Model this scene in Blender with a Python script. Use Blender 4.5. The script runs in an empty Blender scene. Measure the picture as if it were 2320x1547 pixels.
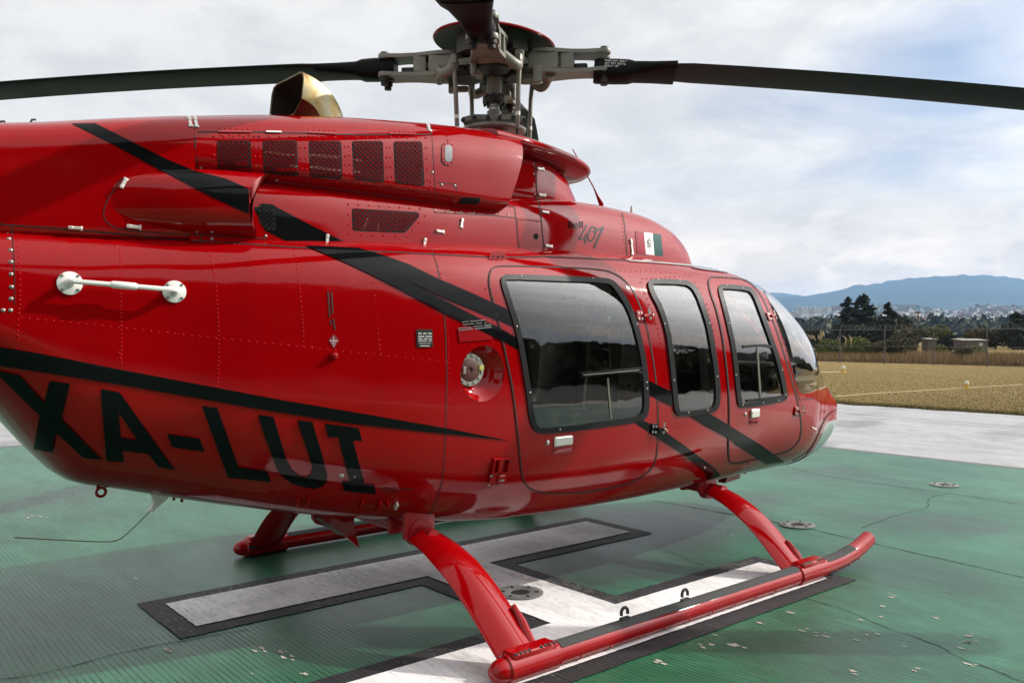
import bpy, bmesh, math, random
import numpy as np
from mathutils import Vector, Matrix
from mathutils.bvhtree import BVHTree
from mathutils.kdtree import KDTree

random.seed(7)
RNG = np.random.default_rng(7)
SC = bpy.context.scene
COL = SC.collection

# ------------------------------------------------------------------ camera
CAM = np.array([-2.94, -3.67, 1.30])
FPX = 1939.0                                  # focal length in pixels of the 2320 px wide photograph
_v = np.array([1939.0, 2320.0, 0.0]); _v /= np.linalg.norm(_v)
RT = np.array([_v[1], -_v[0], 0.0])
_p = math.radians(0.4)
FW = _v*math.cos(_p) - np.array([0, 0, 1.0])*math.sin(_p)
UP = np.cross(RT, FW)
cam_d = bpy.data.cameras.new('camera')
cam = bpy.data.objects.new('camera', cam_d); COL.objects.link(cam)
cam_d.sensor_width = 36.0; cam_d.lens = FPX/2320*36
cam_d.clip_start = 0.05; cam_d.clip_end = 60000
M3 = Matrix((RT, UP, -FW)).transposed()
cam.matrix_world = Matrix.Translation(CAM) @ M3.to_4x4()
SC.camera = cam

# ------------------------------------------------------------------ sky, sun, exposure
SUN_DIR = Vector((0.735, -0.40, 0.56)).normalized()
sun_el = math.asin(SUN_DIR.z); sun_az = math.atan2(SUN_DIR.x, SUN_DIR.y)
W = bpy.data.worlds.new('World'); SC.world = W; W.use_nodes = True
nt = W.node_tree; nt.nodes.clear()
def wn(t, **kw):
    n = nt.nodes.new(t)
    for k, v in kw.items(): setattr(n, k, v)
    return n
def wl(a, b): nt.links.new(a, b)
def wmath(op, a, b=None, c=None, clamp=False):
    n = wn('ShaderNodeMath', operation=op, use_clamp=clamp)
    for i, x in enumerate((a, b, c)):
        if x is None: continue
        if isinstance(x, (int, float)): n.inputs[i].default_value = x
        else: wl(x, n.inputs[i])
    return n.outputs[0]
out = wn('ShaderNodeOutputWorld'); bg = wn('ShaderNodeBackground'); wl(bg.outputs[0], out.inputs[0])
bg.inputs[1].default_value = 0.10
sky = wn('ShaderNodeTexSky', sky_type='NISHITA', sun_disc=False)
sky.sun_elevation = sun_el; sky.sun_rotation = sun_az
sky.air_density = 1.0; sky.dust_density = 1.0; sky.altitude = 2500
tc = wn('ShaderNodeTexCoord')
sep = wn('ShaderNodeSeparateXYZ'); wl(tc.outputs['Generated'], sep.inputs[0])
zc = wmath('MAXIMUM', sep.outputs[2], 0.0)
den = wmath('ADD', zc, 0.14)
cx = wmath('DIVIDE', sep.outputs[0], den); cy = wmath('DIVIDE', sep.outputs[1], den)
cmb = wn('ShaderNodeCombineXYZ'); wl(cx, cmb.inputs[0]); wl(cy, cmb.inputs[1])
def wnoise(vec, scale, detail, rough, dist=0.0, off=(0, 0, 0), mul=(1, 1, 1)):
    mp = wn('ShaderNodeMapping'); wl(vec, mp.inputs[0])
    mp.inputs['Location'].default_value = off; mp.inputs['Scale'].default_value = mul
    n = wn('ShaderNodeTexNoise'); wl(mp.outputs[0], n.inputs['Vector'])
    n.inputs['Scale'].default_value = scale; n.inputs['Detail'].default_value = detail
    n.inputs['Roughness'].default_value = rough; n.inputs['Distortion'].default_value = dist
    return n.outputs['Fac']
def wramp(f, stops):
    r = wn('ShaderNodeValToRGB'); wl(f, r.inputs[0])
    e = r.color_ramp.elements
    while len(e) < len(stops): e.new(0.5)
    for el, (p, c) in zip(e, stops):
        el.position = p; el.color = (c, c, c, 1) if isinstance(c, (int, float)) else (*c, 1)
    return r.outputs[0]
big = wnoise(cmb.outputs[0], 0.55, 7, 0.55, 0.3, (3.1, 1.7, 0))
fine = wnoise(cmb.outputs[0], 1.6, 9, 0.60, 0.6, (0.4, 5.2, 2))
low = wnoise(tc.outputs['Generated'], 7.0, 8, 0.58, 0.2, (1.3, 0.2, 0.5), (1, 1, 2.2))
# the clearer blue gap up and to the right of the helicopter's nose
bd = (FW + RT*0.52 + UP*0.315); bd = bd/np.linalg.norm(bd)
vm = wn('ShaderNodeVectorMath', operation='DISTANCE'); wl(tc.outputs['Generated'], vm.inputs[0])
vm.inputs[1].default_value = tuple(bd)
gap = wmath('SUBTRACT', 1.0, wmath('DIVIDE', vm.outputs['Value'], 0.36), clamp=True)
mfac = wmath('ADD', wmath('MULTIPLY', big, 0.75), wmath('MULTIPLY', fine, 0.35))
mfac = wmath('SUBTRACT', mfac, wmath('MULTIPLY', gap, 0.37))
mask = wramp(mfac, [(0.10, 0.22), (0.33, 1.0)])
horizon = wmath('SUBTRACT', 1.0, wmath('DIVIDE', zc, 0.16), clamp=True)      # cloud banks pile up towards the horizon
mask = wmath('MAXIMUM', mask, wmath('MULTIPLY', horizon, 0.85), clamp=True)
shade = wmath('ADD', wmath('MULTIPLY', fine, 0.55), wmath('MULTIPLY', low, 0.55))
ccol = wramp(shade, [(0.38, (6.35, 6.32, 6.36)), (0.50, (7.15, 7.02, 6.92)), (0.62, (8.3, 8.1, 7.85))])
mixn = wn('ShaderNodeMix', data_type='RGBA'); wl(mask, mixn.inputs['Factor'])
wl(sky.outputs[0], mixn.inputs['A']); wl(ccol, mixn.inputs['B'])
# cumulus heads stand out along the horizon
puff = wnoise(tc.outputs['Generated'], 9.0, 10, 0.56, 0.15, (2.2, 0.7, 0.1), (1, 1, 1.9))
band = wmath('MULTIPLY', wmath('SUBTRACT', 1.0, wmath('DIVIDE', wmath('ABSOLUTE', wmath('SUBTRACT', zc, 0.075)), 0.10), clamp=True), 1.0)
pf = wramp(wmath('ADD', puff, wmath('MULTIPLY', zc, -0.8)), [(0.40, 0.97), (0.46, 1.14), (0.60, 1.24)])
pmul = wmath('ADD', 1.0, wmath('MULTIPLY', wmath('SUBTRACT', pf, 1.0), band))
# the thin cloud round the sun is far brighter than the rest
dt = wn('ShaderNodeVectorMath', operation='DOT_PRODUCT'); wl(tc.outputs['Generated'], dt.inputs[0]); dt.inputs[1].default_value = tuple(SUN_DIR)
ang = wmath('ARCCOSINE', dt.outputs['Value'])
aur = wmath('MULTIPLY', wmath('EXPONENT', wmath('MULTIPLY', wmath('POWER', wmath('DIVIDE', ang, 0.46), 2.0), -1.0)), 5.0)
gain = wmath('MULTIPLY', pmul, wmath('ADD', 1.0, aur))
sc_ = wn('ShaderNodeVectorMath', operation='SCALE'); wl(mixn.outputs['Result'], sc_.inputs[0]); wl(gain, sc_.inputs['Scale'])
warm = wn('ShaderNodeMix', data_type='RGBA', blend_type='MULTIPLY'); wl(wmath('MULTIPLY', horizon, 1.0), warm.inputs['Factor'])
wl(sc_.outputs[0], warm.inputs['A']); warm.inputs['B'].default_value = (1.60, 1.22, 0.80, 1)
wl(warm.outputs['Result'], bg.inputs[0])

sun_d = bpy.data.lights.new('sun', 'SUN'); sun_d.energy = 3.9; sun_d.angle = math.radians(0.7)
sun_d.color = (1.0, 0.95, 0.87)
sun = bpy.data.objects.new('sun', sun_d); COL.objects.link(sun)
sun.rotation_euler = SUN_DIR.to_track_quat('Z', 'Y').to_euler(); sun.location = (10, -10, 20)
SC.view_settings.view_transform = 'Standard'; SC.view_settings.look = 'None'
SC.view_settings.exposure = 0.22; SC.view_settings.gamma = 1.0; SC.view_settings.use_curve_mapping = False

# ------------------------------------------------------------------ materials
class NT:
    def __init__(self, m):
        self.m = m; m.use_nodes = True; self.t = m.node_tree; self.t.nodes.clear()
        self.out = self.n('ShaderNodeOutputMaterial')
    def n(self, t, **kw):
        x = self.t.nodes.new(t)
        for k, v in kw.items(): setattr(x, k, v)
        return x
    def l(self, a, b): self.t.links.new(a, b)
    def setin(self, s, v):
        if v is None: return
        if isinstance(v, bpy.types.NodeSocket): self.l(v, s)
        elif isinstance(v, (tuple, list)) and s.type == 'RGBA': s.default_value = (*v[:3], 1)
        else: s.default_value = v
    def math(self, op, a, b=None, c=None, clamp=False):
        x = self.n('ShaderNodeMath', operation=op, use_clamp=clamp)
        for i, v in enumerate((a, b, c)): self.setin(x.inputs[i], v)
        return x.outputs[0]
    def obj(self):
        return self.n('ShaderNodeTexCoord').outputs['Object']
    def noise(self, vec, scale, detail=4, rough=.55, dist=0., mul=(1, 1, 1), off=(0, 0, 0)):
        mp = self.n('ShaderNodeMapping'); self.l(vec, mp.inputs[0]); mp.inputs['Scale'].default_value = mul
        mp.inputs['Location'].default_value = off
        x = self.n('ShaderNodeTexNoise'); self.l(mp.outputs[0], x.inputs['Vector'])
        x.inputs['Scale'].default_value = scale; x.inputs['Detail'].default_value = detail
        x.inputs['Roughness'].default_value = rough; x.inputs['Distortion'].default_value = dist
        return x.outputs['Fac']
    def ramp(self, f, stops):
        r = self.n('ShaderNodeValToRGB'); self.setin(r.inputs[0], f); e = r.color_ramp.elements
        while len(e) < len(stops): e.new(0.5)
        for el, (p, c) in zip(e, stops):
            el.position = p; el.color = (c, c, c, 1) if isinstance(c, (int, float)) else (*c, 1)
        return r.outputs[0]
    def mix(self, f, a, b, blend='MIX'):
        x = self.n('ShaderNodeMix', data_type='RGBA', blend_type=blend)
        self.setin(x.inputs['Factor'], f); self.setin(x.inputs['A'], a); self.setin(x.inputs['B'], b)
        return x.outputs['Result']
    def bump(self, h, strength=.3, dist=.01):
        x = self.n('ShaderNodeBump'); self.setin(x.inputs['Height'], h)
        x.inputs['Strength'].default_value = strength; x.inputs['Distance'].default_value = dist
        return x.outputs[0]
    def pbr(self, color, rough=.5, metal=0., normal=None, coat=0., coat_rough=.03, spec=.5, trans=0., ior=1.45, sheen=0.):
        b = self.n('ShaderNodeBsdfPrincipled')
        self.setin(b.inputs['Base Color'], color); self.setin(b.inputs['Roughness'], rough)
        self.setin(b.inputs['Metallic'], metal); self.setin(b.inputs['Coat Weight'], coat)
        self.setin(b.inputs['Coat Roughness'], coat_rough); self.setin(b.inputs['Specular IOR Level'], spec)
        self.setin(b.inputs['Transmission Weight'], trans); self.setin(b.inputs['IOR'], ior)
        if normal is not None: self.l(normal, b.inputs['Normal'])
        self.l(b.outputs[0], self.out.inputs[0]); return b
MATS = {}
def plain(name, color, rough=.5, metal=0., coat=0., var=.12, scale=6., bump=0., bscale=60., coat_rough=.03, spec=.5):
    if name in MATS: return MATS[name]
    m = bpy.data.materials.new(name); t = NT(m); o = t.obj()
    f = t.noise(o, scale, 5, .6)
    c = t.mix(f, tuple(x*(1-var) for x in color), tuple(min(1, x*(1+var)) for x in color))
    nrm = t.bump(t.noise(o, bscale, 4, .6), bump, .004) if bump else None
    r = t.math('ADD', t.math('MULTIPLY', t.noise(o, scale*2.3, 4, .6), .12), max(0, rough-.06))
    t.pbr(c, r, metal, nrm, coat, coat_rough, spec)
    MATS[name] = m; return m

def red_paint(name, base, wear=0.):
    m = bpy.data.materials.new(name); t = NT(m); o = t.obj()
    c = t.mix(t.noise(o, 1.2, 5, .6), tuple(x*.94 for x in base), tuple(x*1.06 for x in base))
    streak = smix(t, t.noise(o, 5, 6, .7, .3, (1.6, 1, .35)), .48, .78)           # faint grime running down the panels
    c = t.mix(t.math('MULTIPLY', streak, .22), c, tuple(x*.45+.004 for x in base))
    wave = t.noise(o, 2.2, 2, .4); peel = t.noise(o, 150, 2, .5)           # oil-canned panels and a little orange peel
    nrm = t.bump(t.math('ADD', wave, t.math('MULTIPLY', peel, .012)), .10, .05)
    dust = t.noise(o, 9, 6, .7, .4)
    cr = t.math('ADD', .045, t.math('MULTIPLY', smix(t, dust, .45, .8), .10))
    if wear:
        sc = smix(t, t.math('ADD', t.noise(o, 34, 5, .7, 0, (.5, 1, 1)), t.math('MULTIPLY', t.noise(o, 4, 2), .25)), .80, .84)
        c = t.mix(t.math('MULTIPLY', sc, wear), c, (.22, .16, .14)); c = t.mix(t.math('MULTIPLY', smix(t, dust, .5, .75), wear*.35), c, (.16, .07, .055))
    b = t.pbr(c, .42, 0, nrm, .85, cr, .0); t.l(nrm, b.inputs['Coat Normal']); MATS[name] = m; return m
def smix(t, f, lo, hi): return t.math('DIVIDE', t.math('SUBTRACT', f, lo), hi-lo, clamp=True)
RED = red_paint('red_paint', (.285, .0005, .0018)); SKIDRED = red_paint('red_skid_paint', (.31, .0010, .0030), .8)
RED_IN = plain('red_trim', (.30, .004, .008), .45, 0, .3, .08)
BLACK = plain('black_paint', (.005, .0055, .006), .45, 0, .35, .10, 2., coat_rough=.05, spec=.0)
GAP = plain('seam_black', (.012, .010, .010), .7, 0, 0, .1)
RUBBER = plain('window_seal', (.010, .010, .011), .5, 0, .05, .12, 20, .15, 200, spec=.2)
RIVET = plain('rivet_red', (.40, .001, .004), .40, 0, .35, .15, spec=0.)
BOLT = plain('dull_bolt', (.30, .28, .25), .45, .8, 0, .3, 60)
STEEL = plain('bare_steel', (.55, .54, .50), .32, 1.0, 0, .15, 30)
LATCH = plain('latch_metal', (.74, .72, .66), .36, .55, 0, .12, 40)
WHITE = plain('white_enamel', (.78, .77, .73), .35, 0, .4, .06, 15)
HUB = plain('hub_grey_olive', (.205, .198, .162), .46, .15, .1, .42, 11, .15, 90)
HUBD = plain('hub_dark_rubber', (.020, .018, .016), .55, 0, 0, .2, 25)
BLADE = plain('blade_charcoal', (.019, .0195, .020), .55, 0, .0, .14, 3, spec=.22)
BLADEB = plain('blade_root_black', (.009, .009, .0095), .5, 0, .0, .1, 8, spec=.12)
GREY_IN = plain('cabin_grey', (.17, .165, .15), .75, 0, 0, .12, 10, .1, 120)
LIGHT_IN = plain('cabin_headliner', (.42, .405, .36), .8, 0, 0, .08, 8)
DARK_IN = plain('cabin_dark', (.018, .018, .019), .6, 0, 0, .15, 12, .1, 150)
LEATHER = plain('seat_cover', (.075, .071, .064), .5, 0, 0, .2, 12, .2, 90)
SKIDTAPE = plain('grip_tape', (.045, .046, .045), .9, 0, 0, .2, 70, .5, 400)
GREYD = plain('grey_decal', (.045, .046, .05), .5, 0, .15, .1, spec=.1)
PLATE = plain('plate_dark', (.035, .035, .035), .4, .5, 0, .1)
FLAG_RED = plain('flag_red', (.29, .002, .016), .45, 0, .6, .04, spec=0.)
FLAG_GREEN = plain('flag_green', (.006, .060, .050), .45, 0, .5, .06, spec=0.)
FLAG_WHITE = plain('flag_white', (.74, .73, .70), .4, 0, .5, .03)
OLIVE = plain('emblem_brown', (.10, .085, .055), .5, 0, 0, .2, 80)
ORANGE = plain('torque_orange', (.70, .12, .02), .6)
YELLOW = plain('yellow_tag', (.45, .43, .10), .6)

def glass(name, tint, ior=1.5, rough=0.0):
    m = bpy.data.materials.new(name); t = NT(m)
    fr = t.n('ShaderNodeFresnel'); fr.inputs[0].default_value = ior
    tr = t.n('ShaderNodeBsdfTransparent'); tr.inputs[0].default_value = (*tint, 1)
    gl = t.n('ShaderNodeBsdfGlossy'); gl.inputs['Roughness'].default_value = rough
    o = t.obj()
    b = t.bump(t.noise(o, 2.6, 3, .5), .035, .05); t.l(b, gl.inputs['Normal'])
    mx = t.n('ShaderNodeMixShader')
    f = t.math('MULTIPLY', fr.outputs[0], 2.6, clamp=True)      # both faces of the pane reflect
    t.l(f, mx.inputs[0]); t.l(tr.outputs[0], mx.inputs[1]); t.l(gl.outputs[0], mx.inputs[2])
    t.l(mx.outputs[0], t.out.inputs[0]); return m
GLASS = glass('tinted_glass', (.74, .745, .70))
GLASSC = glass('clear_glass', (.74, .76, .74))

def exhaust_mat():
    m = bpy.data.materials.new('heat_tinted_steel'); t = NT(m); o = t.obj()
    f = t.noise(o, 7, 4, .55, .8)
    c = t.ramp(f, [(.30, (.10, .10, .085)), (.45, (.21, .195, .13)), (.58, (.22, .165, .075)), (.68, (.12, .065, .03)), (.80, (.04, .03, .028))])
    t.pbr(c, t.math('ADD', t.math('MULTIPLY', t.noise(o, 30, 3), .2), .26), 1.0); return m
EXH = exhaust_mat()
SOOT = plain('exhaust_soot', (.022, .018, .014), .8, 0, 0, .3, 14)

# ------------------------------------------------------------------ object helpers
def props(o, label=None, cat=None, group=None, kind=None):
    if label: o['label'] = label
    if cat: o['category'] = cat
    if group: o['group'] = group
    if kind: o['kind'] = kind
    return o
def thing(name, label, cat, loc=(0, 0, 0), rz=0., group=None):
    o = bpy.data.objects.new(name, None); COL.objects.link(o); o.empty_display_size = .2
    o.location = loc; o.rotation_euler = (0, 0, rz)
    return props(o, label, cat, group)
def obj(name, me, parent=None):
    o = bpy.data.objects.new(name, me); COL.objects.link(o)
    if parent is not None: o.parent = parent
    return o
def mesh(name, V, F, mats, smooth=True, sharp=None, mi=None):
    me = bpy.data.meshes.new(name)
    me.from_pydata([tuple(map(float, v)) for v in V], [], [tuple(map(int, f)) for f in F])
    if not isinstance(mats, (list, tuple)): mats = [mats]
    for m in mats: me.materials.append(m)
    if mi is not None: me.polygons.foreach_set('material_index', np.asarray(mi, np.int32))
    if smooth:
        me.polygons.foreach_set('use_smooth', np.ones(len(me.polygons), bool))
        if sharp: me.set_sharp_from_angle(angle=math.radians(sharp))
    me.update(); return me
class MB:
    """collects shapes into one mesh"""
    def __init__(self): self.V = []; self.F = []; self.I = []
    def add(self, V, F, mi=0):
        b = len(self.V); self.V.extend([tuple(v) for v in V]); self.F.extend([tuple(i+b for i in f) for f in F]); self.I.extend([mi]*len(F)); return self
    def box(self, c, s, R=None, mi=0, taper=1.0):
        c = np.array(c, float); s = np.array(s, float)/2
        P = []
        for z in (-1, 1):
            k = taper if z > 0 else 1.
            for x, y in ((-1, -1), (1, -1), (1, 1), (-1, 1)): P.append((x*s[0]*k, y*s[1]*k, z*s[2]))
        P = np.array(P)
        if R is not None: P = P @ np.array(R).T
        return self.add(P+c, [(3, 2, 1, 0), (4, 5, 6, 7), (0, 1, 5, 4), (1, 2, 6, 5), (2, 3, 7, 6), (3, 0, 4, 7)], mi)
    def rbox(self, c, s, r=.01, R=None, mi=0, seg=2):
        """box with rounded vertical edges and chamfered top and bottom"""
        c = np.array(c, float); hx, hy, hz = np.array(s, float)/2; r = min(r, hx*.98, hy*.98); ch = min(r*.6, hz*.9)
        def ring(ins, z):
            P = []
            for (sx, sy, a0) in ((1, 1, 0), (-1, 1, 90), (-1, -1, 180), (1, -1, 270)):
                for k in range(seg+1):
                    a = math.radians(a0+90*k/seg)
                    P.append((sx*(hx-r)+math.cos(a)*(r-ins), sy*(hy-r)+math.sin(a)*(r-ins), z))
            return P
        rings = [ring(ch, -hz), ring(0, -hz+ch), ring(0, hz-ch), ring(ch, hz)]
        n = len(rings[0]); P = np.array(sum(rings, []))
        if R is not None: P = P @ np.array(R).T
        F = [tuple(range(n))[::-1], tuple(range(3*n, 4*n))]
        for k in range(3):
            for j in range(n): F.append((k*n+j, k*n+(j+1) % n, (k+1)*n+(j+1) % n, (k+1)*n+j))
        return self.add(P+c, F, mi)
    def tube(self, pts, r, seg=10, cap=True, mi=0, sx=1., side=None):
        pts = [np.array(p, float) for p in pts]; n = len(pts)
        rs = [r]*n if isinstance(r, (int, float)) else list(r)
        P = []; prev = None
        for i, p in enumerate(pts):
            t = pts[min(i+1, n-1)]-pts[max(i-1, 0)]; t /= (np.linalg.norm(t)+1e-12)
            if side is not None: a = np.array(side, float)
            elif prev is None: a = np.array((0, 0, 1.)) if abs(t[2]) < .9 else np.array((1., 0, 0))
            else: a = prev
            a = a-t*(a@t); a /= (np.linalg.norm(a)+1e-12); prev = a; b = np.cross(t, a)
            for k in range(seg):
                g = 2*math.pi*k/seg; P.append(p+a*math.cos(g)*rs[i]*sx+b*math.sin(g)*rs[i])
        F = []
        for i in range(n-1):
            for k in range(seg): F.append((i*seg+k, i*seg+(k+1) % seg, (i+1)*seg+(k+1) % seg, (i+1)*seg+k))
        if cap: F.append(tuple(range(seg))[::-1]); F.append(tuple((n-1)*seg+k for k in range(seg)))
        return self.add(P, F, mi)
    def lathe(self, prof, c=(0, 0, 0), axis=(0, 0, 1), seg=20, mi=0, capb=True, capt=True):
        """prof: (radius, height) pairs along axis"""
        ax = np.array(axis, float); ax /= np.linalg.norm(ax)
        a = np.array((1., 0, 0)) if abs(ax[0]) < .9 else np.array((0, 1., 0))
        a = a-ax*(a@ax); a /= np.linalg.norm(a); b = np.cross(ax, a); c = np.array(c, float)
        P = []
        for (r, h) in prof:
            for k in range(seg):
                g = 2*math.pi*k/seg; P.append(c+ax*h+(a*math.cos(g)+b*math.sin(g))*max(r, 1e-4))
        F = []; n = len(prof)
        for i in range(n-1):
            for k in range(seg): F.append((i*seg+k, i*seg+(k+1) % seg, (i+1)*seg+(k+1) % seg, (i+1)*seg+k))
        if capb: F.append(tuple(range(seg))[::-1])
        if capt: F.append(tuple((n-1)*seg+k for k in range(seg)))
        return self.add(P, F, mi)
    def prism(self, poly, z0, z1, fn, mi=0):
        """poly in 2-D, extruded from z0 to z1; fn maps (a,b,z) to a point"""
        n = len(poly); P = [fn(a, b, z0) for a, b in poly]+[fn(a, b, z1) for a, b in poly]
        F = [tuple(range(n))[::-1], tuple(range(n, 2*n))]+[(k, (k+1) % n, n+(k+1) % n, n+k) for k in range(n)]
        return self.add(P, F, mi)
    def build(self, name, mats, parent=None, smooth=True, sharp=35):
        me = mesh(name, self.V, self.F, mats, False, None, self.I)
        bm = bmesh.new(); bm.from_mesh(me); bmesh.ops.recalc_face_normals(bm, faces=bm.faces); bm.to_mesh(me); bm.free()
        if smooth:
            me.polygons.foreach_set('use_smooth', np.ones(len(me.polygons), bool)); me.set_sharp_from_angle(angle=math.radians(sharp))
        return obj(name, me, parent)
def rotx(a): c, s = math.cos(a), math.sin(a); return np.array([[1, 0, 0], [0, c, -s], [0, s, c]])
def roty(a): c, s = math.cos(a), math.sin(a); return np.array([[c, 0, s], [0, 1, 0], [-s, 0, c]])
def rotz(a): c, s = math.cos(a), math.sin(a); return np.array([[c, -s, 0], [s, c, 0], [0, 0, 1]])

# ---- measuring from the photograph: a pixel gives a sight line; where it meets a plane or a skin is the point
def sight(u, v): return FW + RT*((u-1160)/FPX) + UP*((773.5-v)/FPX)
def at_y(u, v, Y): d = sight(u, v); return CAM + d*((Y-CAM[1])/d[1])
def at_x(u, v, X): d = sight(u, v); return CAM + d*((X-CAM[0])/d[0])
def at_z(u, v, Z): d = sight(u, v); return CAM + d*((Z-CAM[2])/d[2])
def at_d(u, v, D): return CAM + sight(u, v)*D

def pchip(xs, ys, x):
    xs = np.asarray(xs, float); ys = np.asarray(ys, float); h = np.diff(xs); d = np.diff(ys)/h; m = np.zeros_like(ys)
    for i in range(1, len(xs)-1):
        if d[i-1]*d[i] > 0:
            w1 = 2*h[i]+h[i-1]; w2 = h[i]+2*h[i-1]; m[i] = (w1+w2)/(w1/d[i-1]+w2/d[i])
    m[0] = d[0]; m[-1] = d[-1]
    x = np.clip(x, xs[0], xs[-1]); i = np.clip(np.searchsorted(xs, x)-1, 0, len(xs)-2); t = (x-xs[i])/h[i]
    return (2*t**3-3*t**2+1)*ys[i]+(t**3-2*t**2+t)*h[i]*m[i]+(-2*t**3+3*t**2)*ys[i+1]+(t**3-t**2)*h[i]*m[i+1]
def loft_pts(tab, xs, n=96, cy=0.):
    tab = np.asarray(tab, float)
    zb, zt, w, zm, nb, nt_ = [pchip(tab[:, 0], tab[:, k], xs) for k in range(1, 7)]
    th = np.linspace(0, 2*np.pi, n, endpoint=False)-np.pi/2
    c = np.cos(th)[None]; s = np.sin(th)[None]
    e = np.where(s < 0, 2/nb[:, None], 2/nt_[:, None])
    y = w[:, None]*np.sign(c)*np.abs(c)**e
    z = zm[:, None]+np.where(s < 0, (zm-zb)[:, None], (zt-zm)[:, None])*np.sign(s)*np.abs(s)**e
    return np.stack([np.broadcast_to(xs[:, None], y.shape), cy-y, z], -1)
def loft_faces(nx, n):
    i = np.arange(nx-1)[:, None]*n; j = np.arange(n)[None]; j2 = (j+1) % n
    F = np.stack([i+j, i+n+j, i+n+j2, i+j2], -1).reshape(-1, 4)
    return F
class Skin:
    def __init__(self, P):           # P: nx x n x 3 closed rings
        nx, n = P.shape[:2]; self.P = P
        self.V = P.reshape(-1, 3); self.F = loft_faces(nx, n)
        q = self.F; self.T = np.concatenate([q[:, [0, 1, 2]], q[:, [0, 2, 3]]])
        fn = np.cross(self.V[self.T[:, 1]]-self.V[self.T[:, 0]], self.V[self.T[:, 2]]-self.V[self.T[:, 0]])
        N = np.zeros_like(self.V)
        for k in range(3): np.add.at(N, self.T[:, k], fn)
        self.N = N/(np.linalg.norm(N, axis=1)[:, None]+1e-12)
        self.bvh = BVHTree.FromPolygons([tuple(v) for v in self.V], [tuple(t) for t in self.T.tolist()])
    def nrm(self, i, p):
        a, b, c = self.T[i]; A, B, C = self.V[a], self.V[b], self.V[c]
        v0 = B-A; v1 = C-A; v2 = np.array(p)-A
        d00 = v0@v0; d01 = v0@v1; d11 = v1@v1; d20 = v2@v0; d21 = v2@v1; dn = d00*d11-d01*d01+1e-18
        y = (d11*d20-d01*d21)/dn; z = (d00*d21-d01*d20)/dn
        n = self.N[a]*(1-y-z)+self.N[b]*y+self.N[c]*z
        return n/(np.linalg.norm(n)+1e-12)
    def ray(self, o, d):
        h = self.bvh.ray_cast(Vector(o), Vector(d))
        if h[0] is None: return None
        p = np.array(h[0]); return p, self.nrm(h[2], p), h[3]
    def near(self, p):
        h = self.bvh.find_nearest(Vector(p)); q = np.array(h[0]); return q, self.nrm(h[2], q), h[3]
def hit(u, v, skins):
    best = None
    d = sight(u, v); d = d/np.linalg.norm(d)
    for s in skins:
        h = s.ray(CAM, d)
        if h and (best is None or h[2] < best[2]): best = h
    return best
def area2(p): return .5*sum(p[i][0]*p[(i+1) % len(p)][1]-p[(i+1) % len(p)][0]*p[i][1] for i in range(len(p)))
def inset(poly, d):
    s = 1 if area2(poly) > 0 else -1; n = len(poly); out_ = []
    for i in range(n):
        a = np.array(poly[i-1], float); b = np.array(poly[i], float); c = np.array(poly[(i+1) % n], float)
        e1 = b-a; e1 /= np.linalg.norm(e1)+1e-9; e2 = c-b; e2 /= np.linalg.norm(e2)+1e-9
        n1 = np.array((-e1[1], e1[0]))*s; n2 = np.array((-e2[1], e2[0]))*s
        m = n1+n2; m /= np.linalg.norm(m)+1e-9
        out_.append(tuple(b+m*d/max(.45, m@n1)))
    return out_
def smooth_poly(P, it=2):
    for _ in range(it):
        Q = []
        for i in range(len(P)):
            a = np.array(P[i], float); b = np.array(P[(i+1) % len(P)], float)
            Q += [tuple(a*.75+b*.25), tuple(a*.25+b*.75)]
        P = Q
    return P
def smooth_line(P, it=2):
    for _ in range(it):
        Q = [tuple(P[0])]
        for i in range(len(P)-1):
            a = np.array(P[i], float); b = np.array(P[i+1], float)
            Q += [tuple(a*.75+b*.25), tuple(a*.25+b*.75)]
        Q.append(tuple(P[-1])); P = Q
    return P
def flat_tess(loops, cell):
    """triangles of a 2-D region (outer loop and holes), cut along a square grid"""
    bm = bmesh.new()
    for lp in loops:
        vs = [bm.verts.new((p[0], p[1], 0)) for p in lp]
        for i in range(len(vs)): bm.edges.new((vs[i], vs[(i+1) % len(vs)]))
    bmesh.ops.triangle_fill(bm, edges=bm.edges[:], use_beauty=True, use_dissolve=False)
    L = np.array(loops[0]); lo = L.min(0); hi = L.max(0)
    for ax in (0, 1):
        k = math.ceil(lo[ax]/cell)*cell
        while k < hi[ax]:
            co = [0, 0, 0]; no = [0, 0, 0]; co[ax] = k+.013; no[ax] = 1
            bmesh.ops.bisect_plane(bm, geom=bm.verts[:]+bm.edges[:]+bm.faces[:], plane_co=co, plane_no=no)
            k += cell
    bmesh.ops.triangulate(bm, faces=bm.faces[:])
    return bm
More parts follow.
